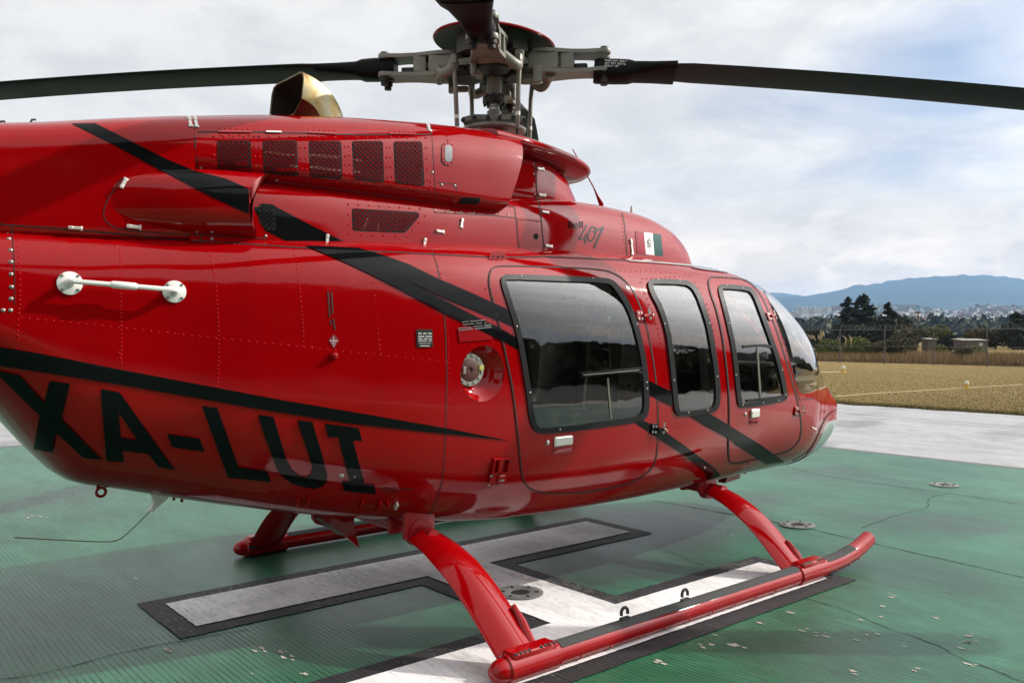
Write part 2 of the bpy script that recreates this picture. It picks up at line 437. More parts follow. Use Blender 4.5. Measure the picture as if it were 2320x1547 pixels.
def patch(name, loops, skins, mat, off, parent, cell=12, thick=0., mirror=False, normals=True):
    """a piece of surface traced in the photograph and laid on the skins, optionally with an edge of depth thick"""
    bm = flat_tess(loops, cell)
    bad = []; N = {}
    for v in bm.verts:
        h = hit(v.co.x, v.co.y, skins)
        if h is None: bad.append(v); continue
        v.co = h[0]+h[1]*off; N[v] = h[1]
    if bad: bmesh.ops.delete(bm, geom=bad, context='VERTS')
    # throw away torn triangles that jump between skins
    tear = [f for f in bm.faces if max(e.calc_length() for e in f.edges) > .25]
    if tear: bmesh.ops.delete(bm, geom=tear, context='FACES')
    for f in bm.faces:
        n = sum((Vector(N[v]) for v in f.verts), Vector())
        f.normal_update()
        if f.normal.dot(n) < 0: f.normal_flip()
    bm.verts.index_update()
    nv = [N[v] for v in bm.verts]
    if thick:
        be = [e for e in bm.edges if e.is_boundary]; low = {}
        for e in be:
            for v in e.verts:
                if v not in low: low[v] = bm.verts.new(v.co-Vector(N[v])*thick); nv.append(N[v])
        for e in be:
            a, b = e.verts
            try: bm.faces.new((a, b, low[b], low[a]))
            except ValueError: pass
        bm.normal_update()
    bm.verts.index_update()
    for f in bm.faces: f.smooth = True
    me = bpy.data.meshes.new(name); bm.to_mesh(me); bm.free(); me.materials.append(mat)
    if normals and not thick and len(nv) == len(me.vertices):
        me.normals_split_custom_set_from_vertices([tuple(n) for n in nv])
    elif thick: me.set_sharp_from_angle(angle=math.radians(40))
    o = obj(name, me, parent)
    if mirror: mirror_copy(o)
    return o
def mirror_copy(o, parent=None):
    me = o.data.copy(); me.transform(Matrix.Diagonal((1, -1, 1, 1))); me.flip_normals()
    c = obj(o.name.split('.')[0], me, parent or o.parent); return c
def resample(P, step, closed=False):
    P = [np.array(p, float) for p in P]
    if closed: P = P+[P[0]]
    Q = [P[0]]; 
    for a, b in zip(P[:-1], P[1:]):
        L = np.linalg.norm(b-a); k = max(1, int(round(L/step)))
        for i in range(1, k+1): Q.append(a+(b-a)*i/k)
    return Q
def ribbons(name, lines, skins, mat, off, parent, mirror=False, step=9, depth=0.):
    """thin strips along traced lines: (points, width_px) pairs"""
    mb = MB()
    for pts, wpx in lines:
        Q = resample(pts, step); V = []; ok = True
        for i, p in enumerate(Q):
            t = Q[min(i+1, len(Q)-1)]-Q[max(i-1, 0)]; t = t/(np.linalg.norm(t)+1e-9); n = np.array((-t[1], t[0]))*wpx/2
            a = hit(*(p+n), skins); b = hit(*(p-n), skins)
            V.append(None if a is None or b is None else (a[0]+a[1]*off, b[0]+b[1]*off))
        for i in range(len(V)-1):
            if V[i] is None or V[i+1] is None: continue
            if np.linalg.norm(V[i][0]-V[i+1][0]) > .2: continue
            mb.add([V[i][0], V[i][1], V[i+1][1], V[i+1][0]], [(0, 1, 2, 3)])
    if not mb.V: return None
    me = mesh(name, mb.V, mb.F, mat, False); o = obj(name, me, parent)
    if len(lines) > 1: o['kind'] = 'stuff'
    if mirror: mirror_copy(o)
    return o
STRIPES = []          # traced black bands: fasteners inside them are black too
def rivets(name, lines, skins, mat, r, parent, off=.0, h=.45, mirror=False, seg=6):
    """lines: (points, spacing_px) or (points, 0) for the points themselves"""
    mb = MB()
    def inpoly(x, y, P):
        c_ = False; j = len(P)-1
        for i in range(len(P)):
            if (P[i][1] > y) != (P[j][1] > y) and x < (P[j][0]-P[i][0])*(y-P[i][1])/(P[j][1]-P[i][1])+P[i][0]: c_ = not c_
            j = i
        return c_
    for pts, sp in lines:
        Q = [np.array(p, float) for p in pts] if not sp else resample(pts, sp)
        for p in Q:
            g = hit(p[0], p[1], skins)
            if g is None: continue
            c, n = g[0]+g[1]*off, g[1]
            a = np.cross(n, (0.3, .1, 1.)); a /= np.linalg.norm(a); b = np.cross(n, a)
            V = []
            for (k, hh) in ((1., 0.), (.75, h*.75)):
                for q in range(seg):
                    t = 2*math.pi*q/seg; V.append(c+(a*math.cos(t)+b*math.sin(t))*r*k+n*r*hh)
            V.append(c+n*r*h); F = []
            for q in range(seg):
                F.append((q, (q+1) % seg, seg+(q+1) % seg, seg+q)); F.append((seg+q, seg+(q+1) % seg, 2*seg))
            mb.add(V, F, 1 if any(inpoly(p[0], p[1], P) for P in STRIPES) else 0)
    if not mb.V: return None
    o = obj(name, mesh(name, mb.V, mb.F, [mat, BLACK], True, 60, mb.I), parent); o['kind'] = 'stuff'
    if mirror: mirror_copy(o)['kind'] = 'stuff'
    return o
def on_frame(u, v, skins, du=(1, 0)):
    """point, and right / up / normal directions of the skin at a pixel (right follows the pixel direction du)"""
    h = hit(u, v, skins); h2 = hit(u+du[0]*4, v+du[1]*4, skins)
    n = h[1]; x = h2[0]-h[0]; x = x-n*(x@n); x /= np.linalg.norm(x); y = np.cross(n, x)
    return h[0], x, y, n
def frameR(x, y, n): return np.stack([x, y, n], 1)
# =================================================================== helicopter
HELI = thing('helicopter', 'glossy red helicopter with black stripes and registration letters, parked on the green pad', 'helicopter')
HULL_TAB = [
(-4.2,1.34,1.66,.22,1.50,2.2,2.4),(-3.0,1.31,1.67,.36,1.48,2.2,3.2),(-2.6,1.23,1.68,.42,1.44,2.3,3.8),
(-2.42,1.061,1.685,.45,1.36,2.3,4.0),(-2.25,.847,1.69,.475,1.30,2.4,4.2),(-2.15,.747,1.691,.49,1.28,2.5,4.3),
(-1.95,.688,1.702,.52,1.25,2.6,4.4),(-1.6,.596,1.713,.60,1.20,2.9,4.6),(-.85,.443,1.731,.72,1.15,3.4,4.8),
(-.3,.380,1.757,.757,1.10,3.6,4.2),(.6,.364,1.778,.785,1.08,3.4,3.3),(1.3,.369,1.755,.782,1.06,3.1,2.95),
(1.7,.381,1.722,.753,1.04,3.08,2.8),(2.1,.382,1.573,.690,1.0,3.12,2.45),(2.5,.371,1.317,.510,.95,3.29,2.15),
(2.8,.385,1.046,.380,.88,3.2,2.0),(3.0,.452,.884,.328,.80,2.87,2.0),(3.12,.532,.808,.262,.76,2.6,2.0),
(3.2,.616,.749,.137,.73,2.33,2.0),(3.23,.729,.731,.002,.73,2.0,2.0)]
HX = np.concatenate([np.linspace(-4.2, 2.6, 150), np.linspace(2.63, 3.0, 24), np.linspace(3.012, 3.2, 20), np.linspace(3.204, 3.23, 8)])
hull = Skin(loft_pts(HULL_TAB, HX, 128))

# ---- livery bands traced in the photograph
STRIPE_TAIL = [(162,281),(215,280),(300,322),(380,362),(445,390),(443,427),(380,395),(260,330)]
STRIPE_SCOOP = [(330,337),(380,362),(445,389),(510,405),(545,420),(592,442),(584,456),(575,470),(570,488),(520,465),(480,447),(440,426),(380,395),(318,362)]
STRIPE_COWL = [(575,470),(585,468),(622,467),(700,508),(815,565),(815,570),(690,566),(668,556),(600,523)]
STRIPE_BODY = [(690,558),(810,563),(870,580),(926,600),(996,634),(1045,654),(1112,684),(1150,701),(1163,742),(1130,727),(1073,703),(1016,680),(993,670),(910,630),(1003,679),(1021,688),(1081,719),(1130,742),(1171,766),(1178,795),(1138,773),(1086,749),(998,706),(910,659),(846,626),(791,600),(740,578)]
STRIPE_POST = [(1467,861),(1488,872),(1521,887),(1522,920),(1488,904),(1469,895)]
STRIPE_NOSE = [(1563,943),(1607,937),(1630,950),(1652,964),(1725,1008),(1776,1045),(1735,1051),(1700,1029),(1666,1008),(1647,991),(1597,964)]
STRIPE_DOOR = [(1436,957),(1456,952),(1494,969),(1522,989),(1552,1010),(1580,1031),(1602,1047),(1620,1062),(1632,1076),(1604,1086),(1592,1066),(1556,1036),(1519,1010),(1466,977)]
STRIPE_LOW = [(-420,690),(-200,738),(-60,770),(0,785),(89,800),(274,837),(491,878),(640,906),(807,934),(1014,970),(1130,993),(1153,999),(1065,988),(988,980),(781,957),(640,934),(600,928),(253,867),(0,827),(-60,815),(-200,787),(-420,742)]
STRIPES += [STRIPE_TAIL, STRIPE_SCOOP, STRIPE_COWL, STRIPE_BODY, STRIPE_POST, STRIPE_NOSE, STRIPE_DOOR, STRIPE_LOW]
# ---- outlines traced on the starboard side
DOOR_R = [(1106,636),(1111,611),(1125,603),(1211,605),(1300,608),(1364,612),(1395,622),(1420,641),(1439,669),(1461,725),(1475,791),(1485,858),(1489,914),(1490,985),(1487,1030),(1478,1060),(1440,1088),(1380,1106),(1300,1116),(1230,1116),(1195,1105),(1182,1080),(1178,1040),(1175,1010),(1171,969),(1161,880),(1147,812),(1133,747),(1119,691),(1111,663)]
WIN_R = [(1132,636),(1136,627),(1147,623),(1260,627),(1372,631),(1392,640),(1411,666),(1431,700),(1445,741),(1459,797),(1467,858),(1469,927),(1461,947),(1447,955),(1322,973),(1225,983),(1208,975),(1197,952),(1190,886),(1181,830),(1167,752),(1150,697),(1136,655)]
WIN_M = [(1465,646),(1469,637),(1477,634),(1550,636),(1569,644),(1583,663),(1594,691),(1608,733),(1616,775),(1625,830),(1630,886),(1629,914),(1622,929),(1608,936),(1541,943),(1531,939),(1525,926),(1520,872),(1513,802),(1505,747),(1488,697),(1472,669)]
DOOR_F = [(1604,640),(1606,631),(1614,628),(1675,632),(1694,638),(1711,653),(1725,673),(1738,700),(1758,747),(1780,816),(1800,886),(1811,936),(1815,969),(1811,995),(1800,1010),(1784,1021),(1753,1030),(1678,1047),(1657,1049),(1650,1040),(1649,1000),(1652,941),(1650,886),(1645,830),(1636,761),(1622,700),(1608,663)]
WIN_F = [(1625,661),(1626,650),(1632,646),(1694,650),(1709,661),(1719,683),(1736,730),(1752,775),(1766,816),(1777,863),(1782,891),(1781,902),(1773,909),(1736,916),(1680,924),(1672,920),(1668,911),(1662,844),(1655,788),(1644,736),(1633,691)]
def hole_of(w, d=9): return inset(w, d)
OUT_R, OUT_M, OUT_F = [smooth_poly(p, 1) for p in (WIN_R, WIN_M, WIN_F)]
IN_R, IN_M, IN_F = inset(OUT_R, 11.5), inset(OUT_M, 10.5), inset(OUT_F, 9.5)
MID_R, MID_M, MID_F = inset(OUT_R, 6), inset(OUT_M, 5.5), inset(OUT_F, 5)

def to_xz(poly):
    r = []
    for p in poly:
        h = hit(p[0], p[1], [hull])
        if h is not None: r.append((h[0][0], h[0][2]))
    return r
PILLAR = [(1736,672),(1750,705),(1769,752),(1786,802),(1800,852),(1811,888)]
LOWER = [(1820,892),(1834,890),(1850,883)]
pil = to_xz(PILLAR); low = to_xz(LOWER)
d0 = np.array(pil[0])-np.array(pil[2]); pil_top = tuple(np.array(pil[0])+d0*1.25)
WS = [(pil_top[0]+.35*(d0[0]/abs(d0[1]+1e-9)), pil_top[1]+.35)]  # a point above the roof on the pillar line
PIL_A = np.array(pil[0]); PIL_B = np.array(pil[-1])
low_end = np.array(low[-1]); 
ws_poly = [tuple(PIL_A+(PIL_A-PIL_B)*1.2)]+pil+low+[(low_end[0]+.35, low_end[1]-.012), (4.2, low_end[1]-.03), (4.2, 2.6)]

# ---- fuselage: outer skin, inner skin, openings cut through
bm = bmesh.new()
def add_skin(bm, sk, flip, mi, caps=True):
    vs = [bm.verts.new(v) for v in sk.V]; n = sk.P.shape[1]; nx = sk.P.shape[0]
    fs = []
    for f in sk.F:
        ff = tuple(f[::-1]) if flip else tuple(f)
        fs.append(bm.faces.new([vs[i] for i in ff]))
    if caps:
        a = [vs[i] for i in range(n)]; b = [vs[(nx-1)*n+i] for i in range(n)]
        fs.append(bm.faces.new(a if not flip else a[::-1])); fs.append(bm.faces.new(b[::-1] if not flip else b))
    for f in fs: f.material_index = mi
INN = [(x, zb+.035, zt-.03, max(.02, w-.03), zm, nb, n2) for (x, zb, zt, w, zm, nb, n2) in HULL_TAB]
inner = Skin(loft_pts(INN, np.linspace(-.98, 3.02, 60), 64))
add_skin(bm, hull, False, 0); add_skin(bm, inner, True, 1)
bmesh.ops.recalc_face_normals(bm, faces=bm.faces[:0])
me = bpy.data.meshes.new('fuselage'); bm.to_mesh(me); bm.free()
me.materials.append(RED); me.materials.append(LIGHT_IN)
fus = obj('fuselage', me, HELI)
cut = MB()
for p in (MID_R, MID_M, MID_F):
    cut.prism(to_xz(p), -1.2, 1.2, lambda a, b, z: (a, z, b), 1)
cut.prism(ws_poly, -1.25, 1.25, lambda a, b, z: (a, z, b), 1)
FUEL_C = (1093, 846)
fr = [(FUEL_C[0]+math.cos(t)*49-3*math.sin(t), FUEL_C[1]+math.sin(t)*63) for t in np.linspace(0, 2*np.pi, 36, endpoint=False)]
cut.prism(to_xz(fr), -1.2, -.4, lambda a, b, z: (a, z, b))
co = cut.build('cutter', [RED, LIGHT_IN], None, False)
md = fus.modifiers.new('b', 'BOOLEAN'); md.operation = 'DIFFERENCE'; md.solver = 'EXACT'; md.object = co; md.use_self = False
dg = bpy.context.evaluated_depsgraph_get(); new = bpy.data.meshes.new_from_object(fus.evaluated_get(dg))
fus.modifiers.clear(); old = fus.data; fus.data = new; new.name = 'fuselage'; bpy.data.meshes.remove(old)
bpy.data.objects.remove(co)
# keep the smooth normals of the uncut skin
def restore_normals(me, sk, tol=.0015):
    me.polygons.foreach_set('use_smooth', np.ones(len(me.polygons), bool))
    ln = [None]*len(me.loops)
    vn = {}
    for v in me.vertices:
        q, n, _ = sk.near(v.co)
        if (Vector(q)-v.co).length < tol: vn[v.index] = n
    for p in me.polygons:
        pn = p.normal
        for li in p.loop_indices:
            n = vn.get(me.loops[li].vertex_index)
            ln[li] = tuple(n) if n is not None and Vector(n).dot(pn) > .5 else tuple(pn)
    me.normals_split_custom_set(ln)
restore_normals(fus.data, hull)

# ---- windshield glass, post, chin window
def half_skin(P, planes, off, name, mat, parent):
    V = (P.reshape(-1, 3)+Skin(P).N*off); F = loft_faces(*P.shape[:2])
    bm = bmesh.new(); vs = [bm.verts.new(v) for v in V]
    for f in F: bm.faces.new([vs[i] for i in f])
    for co_, no_ in planes:
        bmesh.ops.bisect_plane(bm, geom=bm.verts[:]+bm.edges[:]+bm.faces[:], plane_co=co_, plane_no=no_, clear_outer=False, clear_inner=True)
    for f in bm.faces: f.smooth = True
    me = bpy.data.meshes.new(name); bm.to_mesh(me); bm.free(); me.materials.append(mat)
    return obj(name, me, parent)
GX = np.concatenate([np.linspace(1.4, 2.6, 60), np.linspace(2.62, 3.23, 70)])
gP = loft_pts(HULL_TAB, GX, 160)
pd = PIL_B-PIL_A; pd /= np.linalg.norm(pd); pn = (-pd[1], 0, pd[0])         # forward normal of the pillar line
if pn[0] < 0: pn = (pd[1], 0, -pd[0])
ws = half_skin(gP, [((PIL_A[0], 0, PIL_A[1]), pn), ((low_end[0], 0, low_end[1]-.012), (0, 0, 1))], -.004, 'windshield', GLASSC, HELI)
cl = []
for x in np.linspace(1.55, 3.0, 40):
    zt = float(pchip([r[0] for r in HULL_TAB], [r[2] for r in HULL_TAB], np.array([x]))[0])
    if zt > low_end[1]-.03: cl.append((x, 0, zt-.012))
MB().tube(cl, .022, 8, sx=.6, side=(0, 1, 0)).build('windshield_post', RED_IN, HELI)
h1 = hit(1869, 962, [hull])[0]; h2 = hit(1845, 1013, [hull])[0]; h3 = hit(1888, 951, [hull])[0]
cd = np.array((h2[0]-h1[0], h2[2]-h1[2])); cn = np.array((-cd[1], cd[0])); cn = cn if cn[0] > 0 else -cn
CHIN = plain('chin_window_reflect_tint', (.26, .32, .28), .12, 0, .8, .05, 5)  # opaque pale tint holds the reflected concrete in its colour
chin = half_skin(gP, [((h1[0], 0, h1[2]), (cn[0], 0, cn[1])), ((h3[0], 0, h3[2]), (0, 0, -1))], .0035, 'chin_window', CHIN, HELI)
ribbons('chin_window_frame', [(smooth_line([(1899,928),(1886,935),(1876,943),(1868,956),(1859,978),(1850,998),(1839,1019),(1828,1030)], 2), 5)], [hull], RED, .006, HELI)
ribbons('chin_seam', [(smooth_line([(1897,927),(1884,932),(1872,942),(1864,956),(1855,978),(1845,998),(1834,1016),(1815,1033),(1795,1044)], 2), 1.8)], [hull], GAP, .0012, HELI)

# ---- doors, windows
door_r = patch('passenger_door', [smooth_poly(DOOR_R, 2), MID_R], [hull], RED, .003, HELI, 12)
door_f = patch('crew_door', [smooth_poly(DOOR_F, 2), MID_F], [hull], RED, .003, HELI, 12)
dr_m = mirror_copy(door_r); df_m = mirror_copy(door_f)
for dn, dp in ((door_r, DOOR_R), (door_f, DOOR_F)):
    ribbons('door_seam', [(resample(smooth_poly(dp, 2), 9, True), 3.0)], [hull], GAP, .0045, dn)
def window(parent, parent_m, outer, inner_, mid, has_slider=None):
    w = patch('window_frame', [outer, inner_], [hull], RUBBER, .010, parent, 12, thick=.012)
    g = patch('window_pane', [mid], [hull], GLASS, .001, parent, 12)
    if parent_m:
        mirror_copy(w, parent_m); mirror_copy(g, parent_m)
    return w, g
window(door_r, dr_m, OUT_R, IN_R, MID_R); window(fus, fus, OUT_M, IN_M, MID_M); window(door_f, df_m, OUT_F, IN_F, MID_F)
SKH = [hull]
def bars(name, lines, mat, off, thick, parent):
    for pts, w in lines:
        Q = resample(smooth_line(pts, 2) if len(pts) > 2 else pts, 8); L = []; R_ = []
        for i, p in enumerate(Q):
            t = Q[min(i+1, len(Q)-1)]-Q[max(i-1, 0)]; t = t/(np.linalg.norm(t)+1e-9); n = np.array((-t[1], t[0]))*w/2
            L.append(tuple(p+n)); R_.append(tuple(p-n))
        patch(name, [L+R_[::-1]], SKH, mat, off, parent, 30, thick=thick)
bars('slider_rail', [([(1312,846),(1380,841),(1460,833)], 4)], RUBBER, .012, .012, door_r)
bars('slider_frame', [([(1316,851),(1400,842),(1440,840),(1453,843),(1458,855),(1461,900),(1460,925),(1452,943),(1430,949),(1330,962)], 7)], RUBBER, .009, .010, door_r)
bars('slider_edge', [([(1376,856),(1379,900),(1384,948)], 4)], plain('slider_trim', (.11, .105, .08), .5), .005, .006, door_r)
bars('slider_highlight_strip', [([(1318,849),(1400,842),(1444,838)], 1.4)], STEEL, .0135, .003, door_r)
bars('slider_frame', [([(1682,786),(1720,782),(1747,785),(1754,793),(1766,826),(1775,868),(1778,890),(1772,898),(1740,902),(1690,908)], 6)], RUBBER, .009, .010, door_f)
bars('slider_edge', [([(1715,788),(1718,840),(1722,902)], 4)], plain('slider_trim', (.11, .105, .08), .5), .005, .006, door_f)
# screws round the frames
FS = [(1178,628),(1341,633),(1168,740),(1198,889),(1266,972),(1440,735),(1462,866),(1463,880)]
rivets('frame_screw', [(FS, 0)], SKH, BOLT, .0058, door_r, .010)
rivets('frame_screw', [([(1489,636),(1537,638),(1503,734),(1604,733),(1524,861),(1622,853),(1557,934),(1600,929)], 0)], SKH, BOLT, .0058, fus, .010)
rivets('frame_screw', [([(1645,649),(1680,654),(1649,733),(1736,730),(1664,849),(1769,838),(1680,917),(1726,912),(1761,907),(1777,894)], 0)], SKH, BOLT, .0058, door_f, .010)

# door handles: a pale flap in a recess with a lock beside it
def handle(px, wpx, hpx, parent, lock):
    p, x, y, n = on_frame(*px, SKH, (1, -.12)); R = frameR(x, y, n)
    k = np.linalg.norm(p-CAM)/FPX
    W_, H_ = wpx*k*1.12, hpx*k*1.05
    MB().rbox(p+n*.002-y*H_*.35, (W_*1.12, H_*1.9, .004), .012, R).build('handle_recess', RED_IN, parent)
    MB().rbox(p+n*.009, (W_, H_, .014), .010, R).build('door_handle', LATCH, parent)
    MB().rbox(p+n*.006-y*H_*.98, (W_*.95, H_*.5, .006), .01, R @ rotx(.5)).build('handle_pocket', RED, parent)
    q, x, y, n = on_frame(*lock, SKH); MB().lathe([(.011, 0), (.011, .004), (.008, .006)], q+n*.003, n, 12).lathe([(.003, .006), (.002, .007)], q+n*.003, n, 6).build('door_lock', STEEL, parent)
handle((1274,998), 49, 21, door_r, (1239,1002)); handle((1708,936), 29, 18, door_f, (1687,938))
def hinge(px, parent, mat=RED_IN):
    p, x, y, n = on_frame(*px, SKH); R = frameR(x, y, n); m = MB()
    m.rbox(p-x*.028+n*.009, (.05, .055, .008), .01, R)
    for dy in (-.014, .014):
        for dx in (-.04, -.018): m.lathe([(.006, .012), (.005, .016)], p+x*dx+y*dy, n, 8, 1)
    m.box(p+x*.012+n*.02, (.05, .014, .014), R, 0)
    m.tube([p+x*.035+n*.02-y*.022, p+x*.035+n*.02+y*.035], .006, 8, mi=1)
    m.tube([p+x*.035+n*.012, p+x*.035+n*.045], .005, 8, mi=1)
    m.build('door_hinge', [mat, STEEL], parent)
hinge((1455,716), door_r); hinge((1487,971), door_r, BLACK); hinge((1744,718), door_f); hinge((1806,931), door_f)

# skylight strip over the crew
patch('roof_window', [[(1566,607),(1580,605),(1640,611),(1690,620),(1700,626),(1690,626),(1640,618),(1590,612)]], SKH, plain('roof_window_tint', (.07, .075, .075), .2, 0, .8), .006, HELI, 8, thick=.004)

# ---- cabin interior
def seat(x, y, face, back=True):
    """face +1 looks forward, -1 looks aft"""
    r = MB().rbox((x, y, .80), (.46, .42, .14), .05).build('seat', LEATHER, HELI)
    MB().rbox((x-face*.20, y, 1.10), (.11, .40, .56), .05, roty(-face*.12)).build('backrest', LEATHER, r)
    MB().rbox((x-face*.25, y, 1.45), (.09, .26, .14), .03).build('headrest', LEATHER, r)
    m = MB(); m.box((x, y, .68), (.36, .34, .12)); 
    me_ = m.build('seat_base', GREY_IN, r)
    return r
MB().rbox((.72, 0, .585), (2.55, 1.06, .03), .02).build('cabin_floor', GREY_IN, HELI)
for x, f, ys in ((-.52, 1, (-.44, 0, .44)), (.66, -1, (-.36, .36)), (1.34, 1, (-.36, .36))):
    for y in ys:
        s = seat(x, y, f)
m = MB(); m.rbox((2.18, 0, .86), (.14, .62, .50), .04); m.rbox((2.13, 0, 1.10), (.34, .92, .035), .05); m.rbox((1.95, 0, .78), (.40, .24, .30), .03)
m.rbox((2.42, 0, .985), (.62, .84, .05), .20); m.rbox((2.62, 0, .90), (.34, .66, .14), .15); m.rbox((2.30, 0, .80), (.30, .9, .20), .08)
m.build('instrument_panel', DARK_IN, HELI)
MB().tube([(1.72, -.36, .62), (1.72, -.36, .85), (1.66, -.36, 1.02)], .014, 8).rbox((1.655, -.36, 1.05), (.03, .035, .11), .012).build('cyclic_stick', DARK_IN, HELI)
MB().rbox((1.02, 0, 1.15), (.10, .12, 1.05), .03).build('cabin_column', LIGHT_IN, HELI)
MB().tube([(2.36, -.20, .99), (2.36, -.20, 1.10)], .012, 8).lathe([(.03, 0), (.045, .02), (.045, .07), (.03, .09)], (2.36, -.20, 1.08), (0, 0, 1), 12).build('compass', DARK_IN, HELI)
MB().tube([(1.70, .60, 1.60), (2.30, .50, 1.02)], .02, 8).build('door_post_trim', LIGHT_IN, HELI)

# ---- fuel filler in its dished recess
p, x, y, n = on_frame(FUEL_C[0], FUEL_C[1], SKH); R = frameR(x, y, n); k = np.linalg.norm(p-CAM)/FPX
rim = []
for t in np.linspace(0, 2*np.pi, 40, endpoint=False):
    rim.append(hit(FUEL_C[0]+math.cos(t)*50-3*math.sin(t), FUEL_C[1]+math.sin(t)*64, SKH))
cc, xx, yy, nn = on_frame(1074, 838, SKH)
ccen = cc-nn*.045; rows = [[h[0]+h[1]*.001 for h in rim]]
for f, dep in ((.90, .010), (.80, .028), (.72, .036), (.66, .038), (.62, .052), (.30, .054)):
    rr = []
    for i, h in enumerate(rim):
        t = 2*np.pi*i/40
        cpt = h[0]*f+(cc)*(1-f); rr.append(cpt-nn*dep)
    rows.append(rr)
V = [v for r in rows for v in r]; F = []
for i in range(len(rows)-1):
    for j in range(40): F.append((i*40+j, i*40+(j+1) % 40, (i+1)*40+(j+1) % 40, (i+1)*40+j))
F.append(tuple((len(rows)-1)*40+j for j in range(40)))
fb = obj('fuel_recess', mesh('fuel_recess', V, F, RED, True), HELI)
R = frameR(xx, yy, nn); c0 = cc-nn*.040
def ringpt(a, r, h): return c0+xx*math.cos(a)*r+yy*math.sin(a)*r+nn*h
m = MB(); RO, RI = .071, .050
a0, a1 = math.radians(-145), math.radians(160)
seg = 30; V = []; F = []
for i in range(seg+1):
    a = a0+(a1-a0)*i/seg
    V += [ringpt(a, RI, 0), ringpt(a, RI, .008), ringpt(a, RO, .008), ringpt(a, RO, 0)]
for i in range(seg):
    for j in range(3): F.append((i*4+j, i*4+j+1, i*4+4+j+1, i*4+4+j))
m.add(V, F)
m.build('filler_ring', LATCH if False else plain('filler_metal', (.36, .35, .29), .42, .6, 0, .15, 30), fb)
mb = MB()
for i in range(10):
    a = math.radians(-125+i*29); mb.lathe([(.0065, .008), (.006, .012), (.002, .0125)], ringpt(a, .0605, 0), nn, 8)
mb.build('ring_screw', STEEL, fb)
m = MB(); m.lathe([(.051, 0), (.051, .010), (.047, .012), (.012, .012), (.010, .007)], c0, nn, 28)
m.build('filler_cap', plain('filler_cap_brown', (.085, .028, .022), .5, 0, .1), fb)
m = MB(); m.rbox(ringpt(math.radians(185), .060, .012), (.022, .046, .010), .005, R); m.rbox(ringpt(math.radians(185), .034, .016), (.016, .034, .008), .005, R)
for d in (-.014, .014): m.lathe([(.006, .016), (.004, .021)], ringpt(math.radians(185), .061, 0)+yy*d, nn, 8)
m.build('cap_hinge', STEEL, fb)
MB().rbox(ringpt(.15, .057, .013), (.026, .022, .004), .004, R).build('cap_tag', YELLOW, fb)

# =================================================================== upper cowlings
def shear(P, xs0, k, zc, x0):
    f = np.clip((P[:, :, 0]-x0)/.4, 0, 1); P[:, :, 0] += f*k*(P[:, :, 2]-zc); return P
# lower side cowl and the forward cowl with the badge
FC = [(-2.0,1.645,1.96,.44,1.655,8,5),(-1.80,1.645,1.96,.473,1.655,8,5),(-1.65,1.645,1.96,.482,1.655,8,4.8),(-1.2,1.645,1.97,.505,1.655,8,4.5),(-.6,1.65,1.99,.515,1.66,8,4.2),(-.2,1.66,2.02,.515,1.67,8,4.0),
      (.1,1.66,2.045,.50,1.67,8,3.8),(.5,1.66,2.055,.465,1.67,8,3.4),(.9,1.66,2.045,.415,1.67,8,3.0),(1.15,1.66,2.005,.36,1.67,8,2.8),(1.32,1.66,1.945,.30,1.67,8,2.6),(1.43,1.66,1.86,.235,1.67,8,2.4),(1.50,1.655,1.78,.165,1.665,8,2.2),(1.545,1.65,1.67,.07,1.66,8,2.2)]
fcx = np.concatenate([np.linspace(-1.82, 1.0, 70), np.linspace(1.02, 1.545, 50)])
fcow = Skin(loft_pts(FC, fcx, 96))
def skin_obj(name, sk, mat, parent, cap0=True, cap1=True):
    n = sk.P.shape[1]; nx = sk.P.shape[0]; F = [tuple(f) for f in sk.F.tolist()]
    if cap0: F.append(tuple(range(n)))
    if cap1: F.append(tuple((nx-1)*n+i for i in range(n))[::-1])
    me = mesh(name, sk.V, F, mat, True, 50); return obj(name, me, parent)
fc_o = skin_obj('transmission_cowling', fcow, RED, HELI)
# engine cowling: the fat upper pod with the grilles
EC = [(-1.801,1.862,2.165,.474,1.985,2.6,3.0),(-1.4,1.862,2.235,.515,1.972,2.6,3.1),(-.9,1.858,2.295,.535,1.962,2.7,3.3),(-.5,1.850,2.325,.545,1.958,2.8,3.5),(-.27,1.850,2.33,.548,1.955,2.9,3.6),(-.20,1.856,2.33,.545,1.955,2.9,3.6)]
ecP = loft_pts(EC, np.linspace(-1.801, -.20, 60), 112)
f = np.clip((ecP[:, :, 0]+.75)/.55, 0, 1); ecP[:, :, 0] += f*.42*(ecP[:, :, 2]-2.27)
ecow = Skin(ecP); ec_o = skin_obj('engine_cowling', ecow, RED, HELI)
# tail cowl behind the seam, with the oil-cooler scoop growing out of it
AC = [(-4.2,1.60,1.80,.13,1.70,5,2.6),(-3.2,1.62,1.93,.25,1.80,18,2.7),(-2.6,1.63,2.025,.345,1.88,18,2.8),(-2.3,1.635,2.07,.392,1.92,18,2.9),(-2.0,1.64,2.128,.445,1.96,18,3.0),(-1.82,1.645,2.162,.472,1.982,18,3.0),(-1.802,1.645,2.165,.474,1.985,18,3.0)]
acow = Skin(loft_pts(AC, np.linspace(-4.2, -1.802, 70), 96)); ac_o = skin_obj('tail_cowling', acow, RED, HELI)
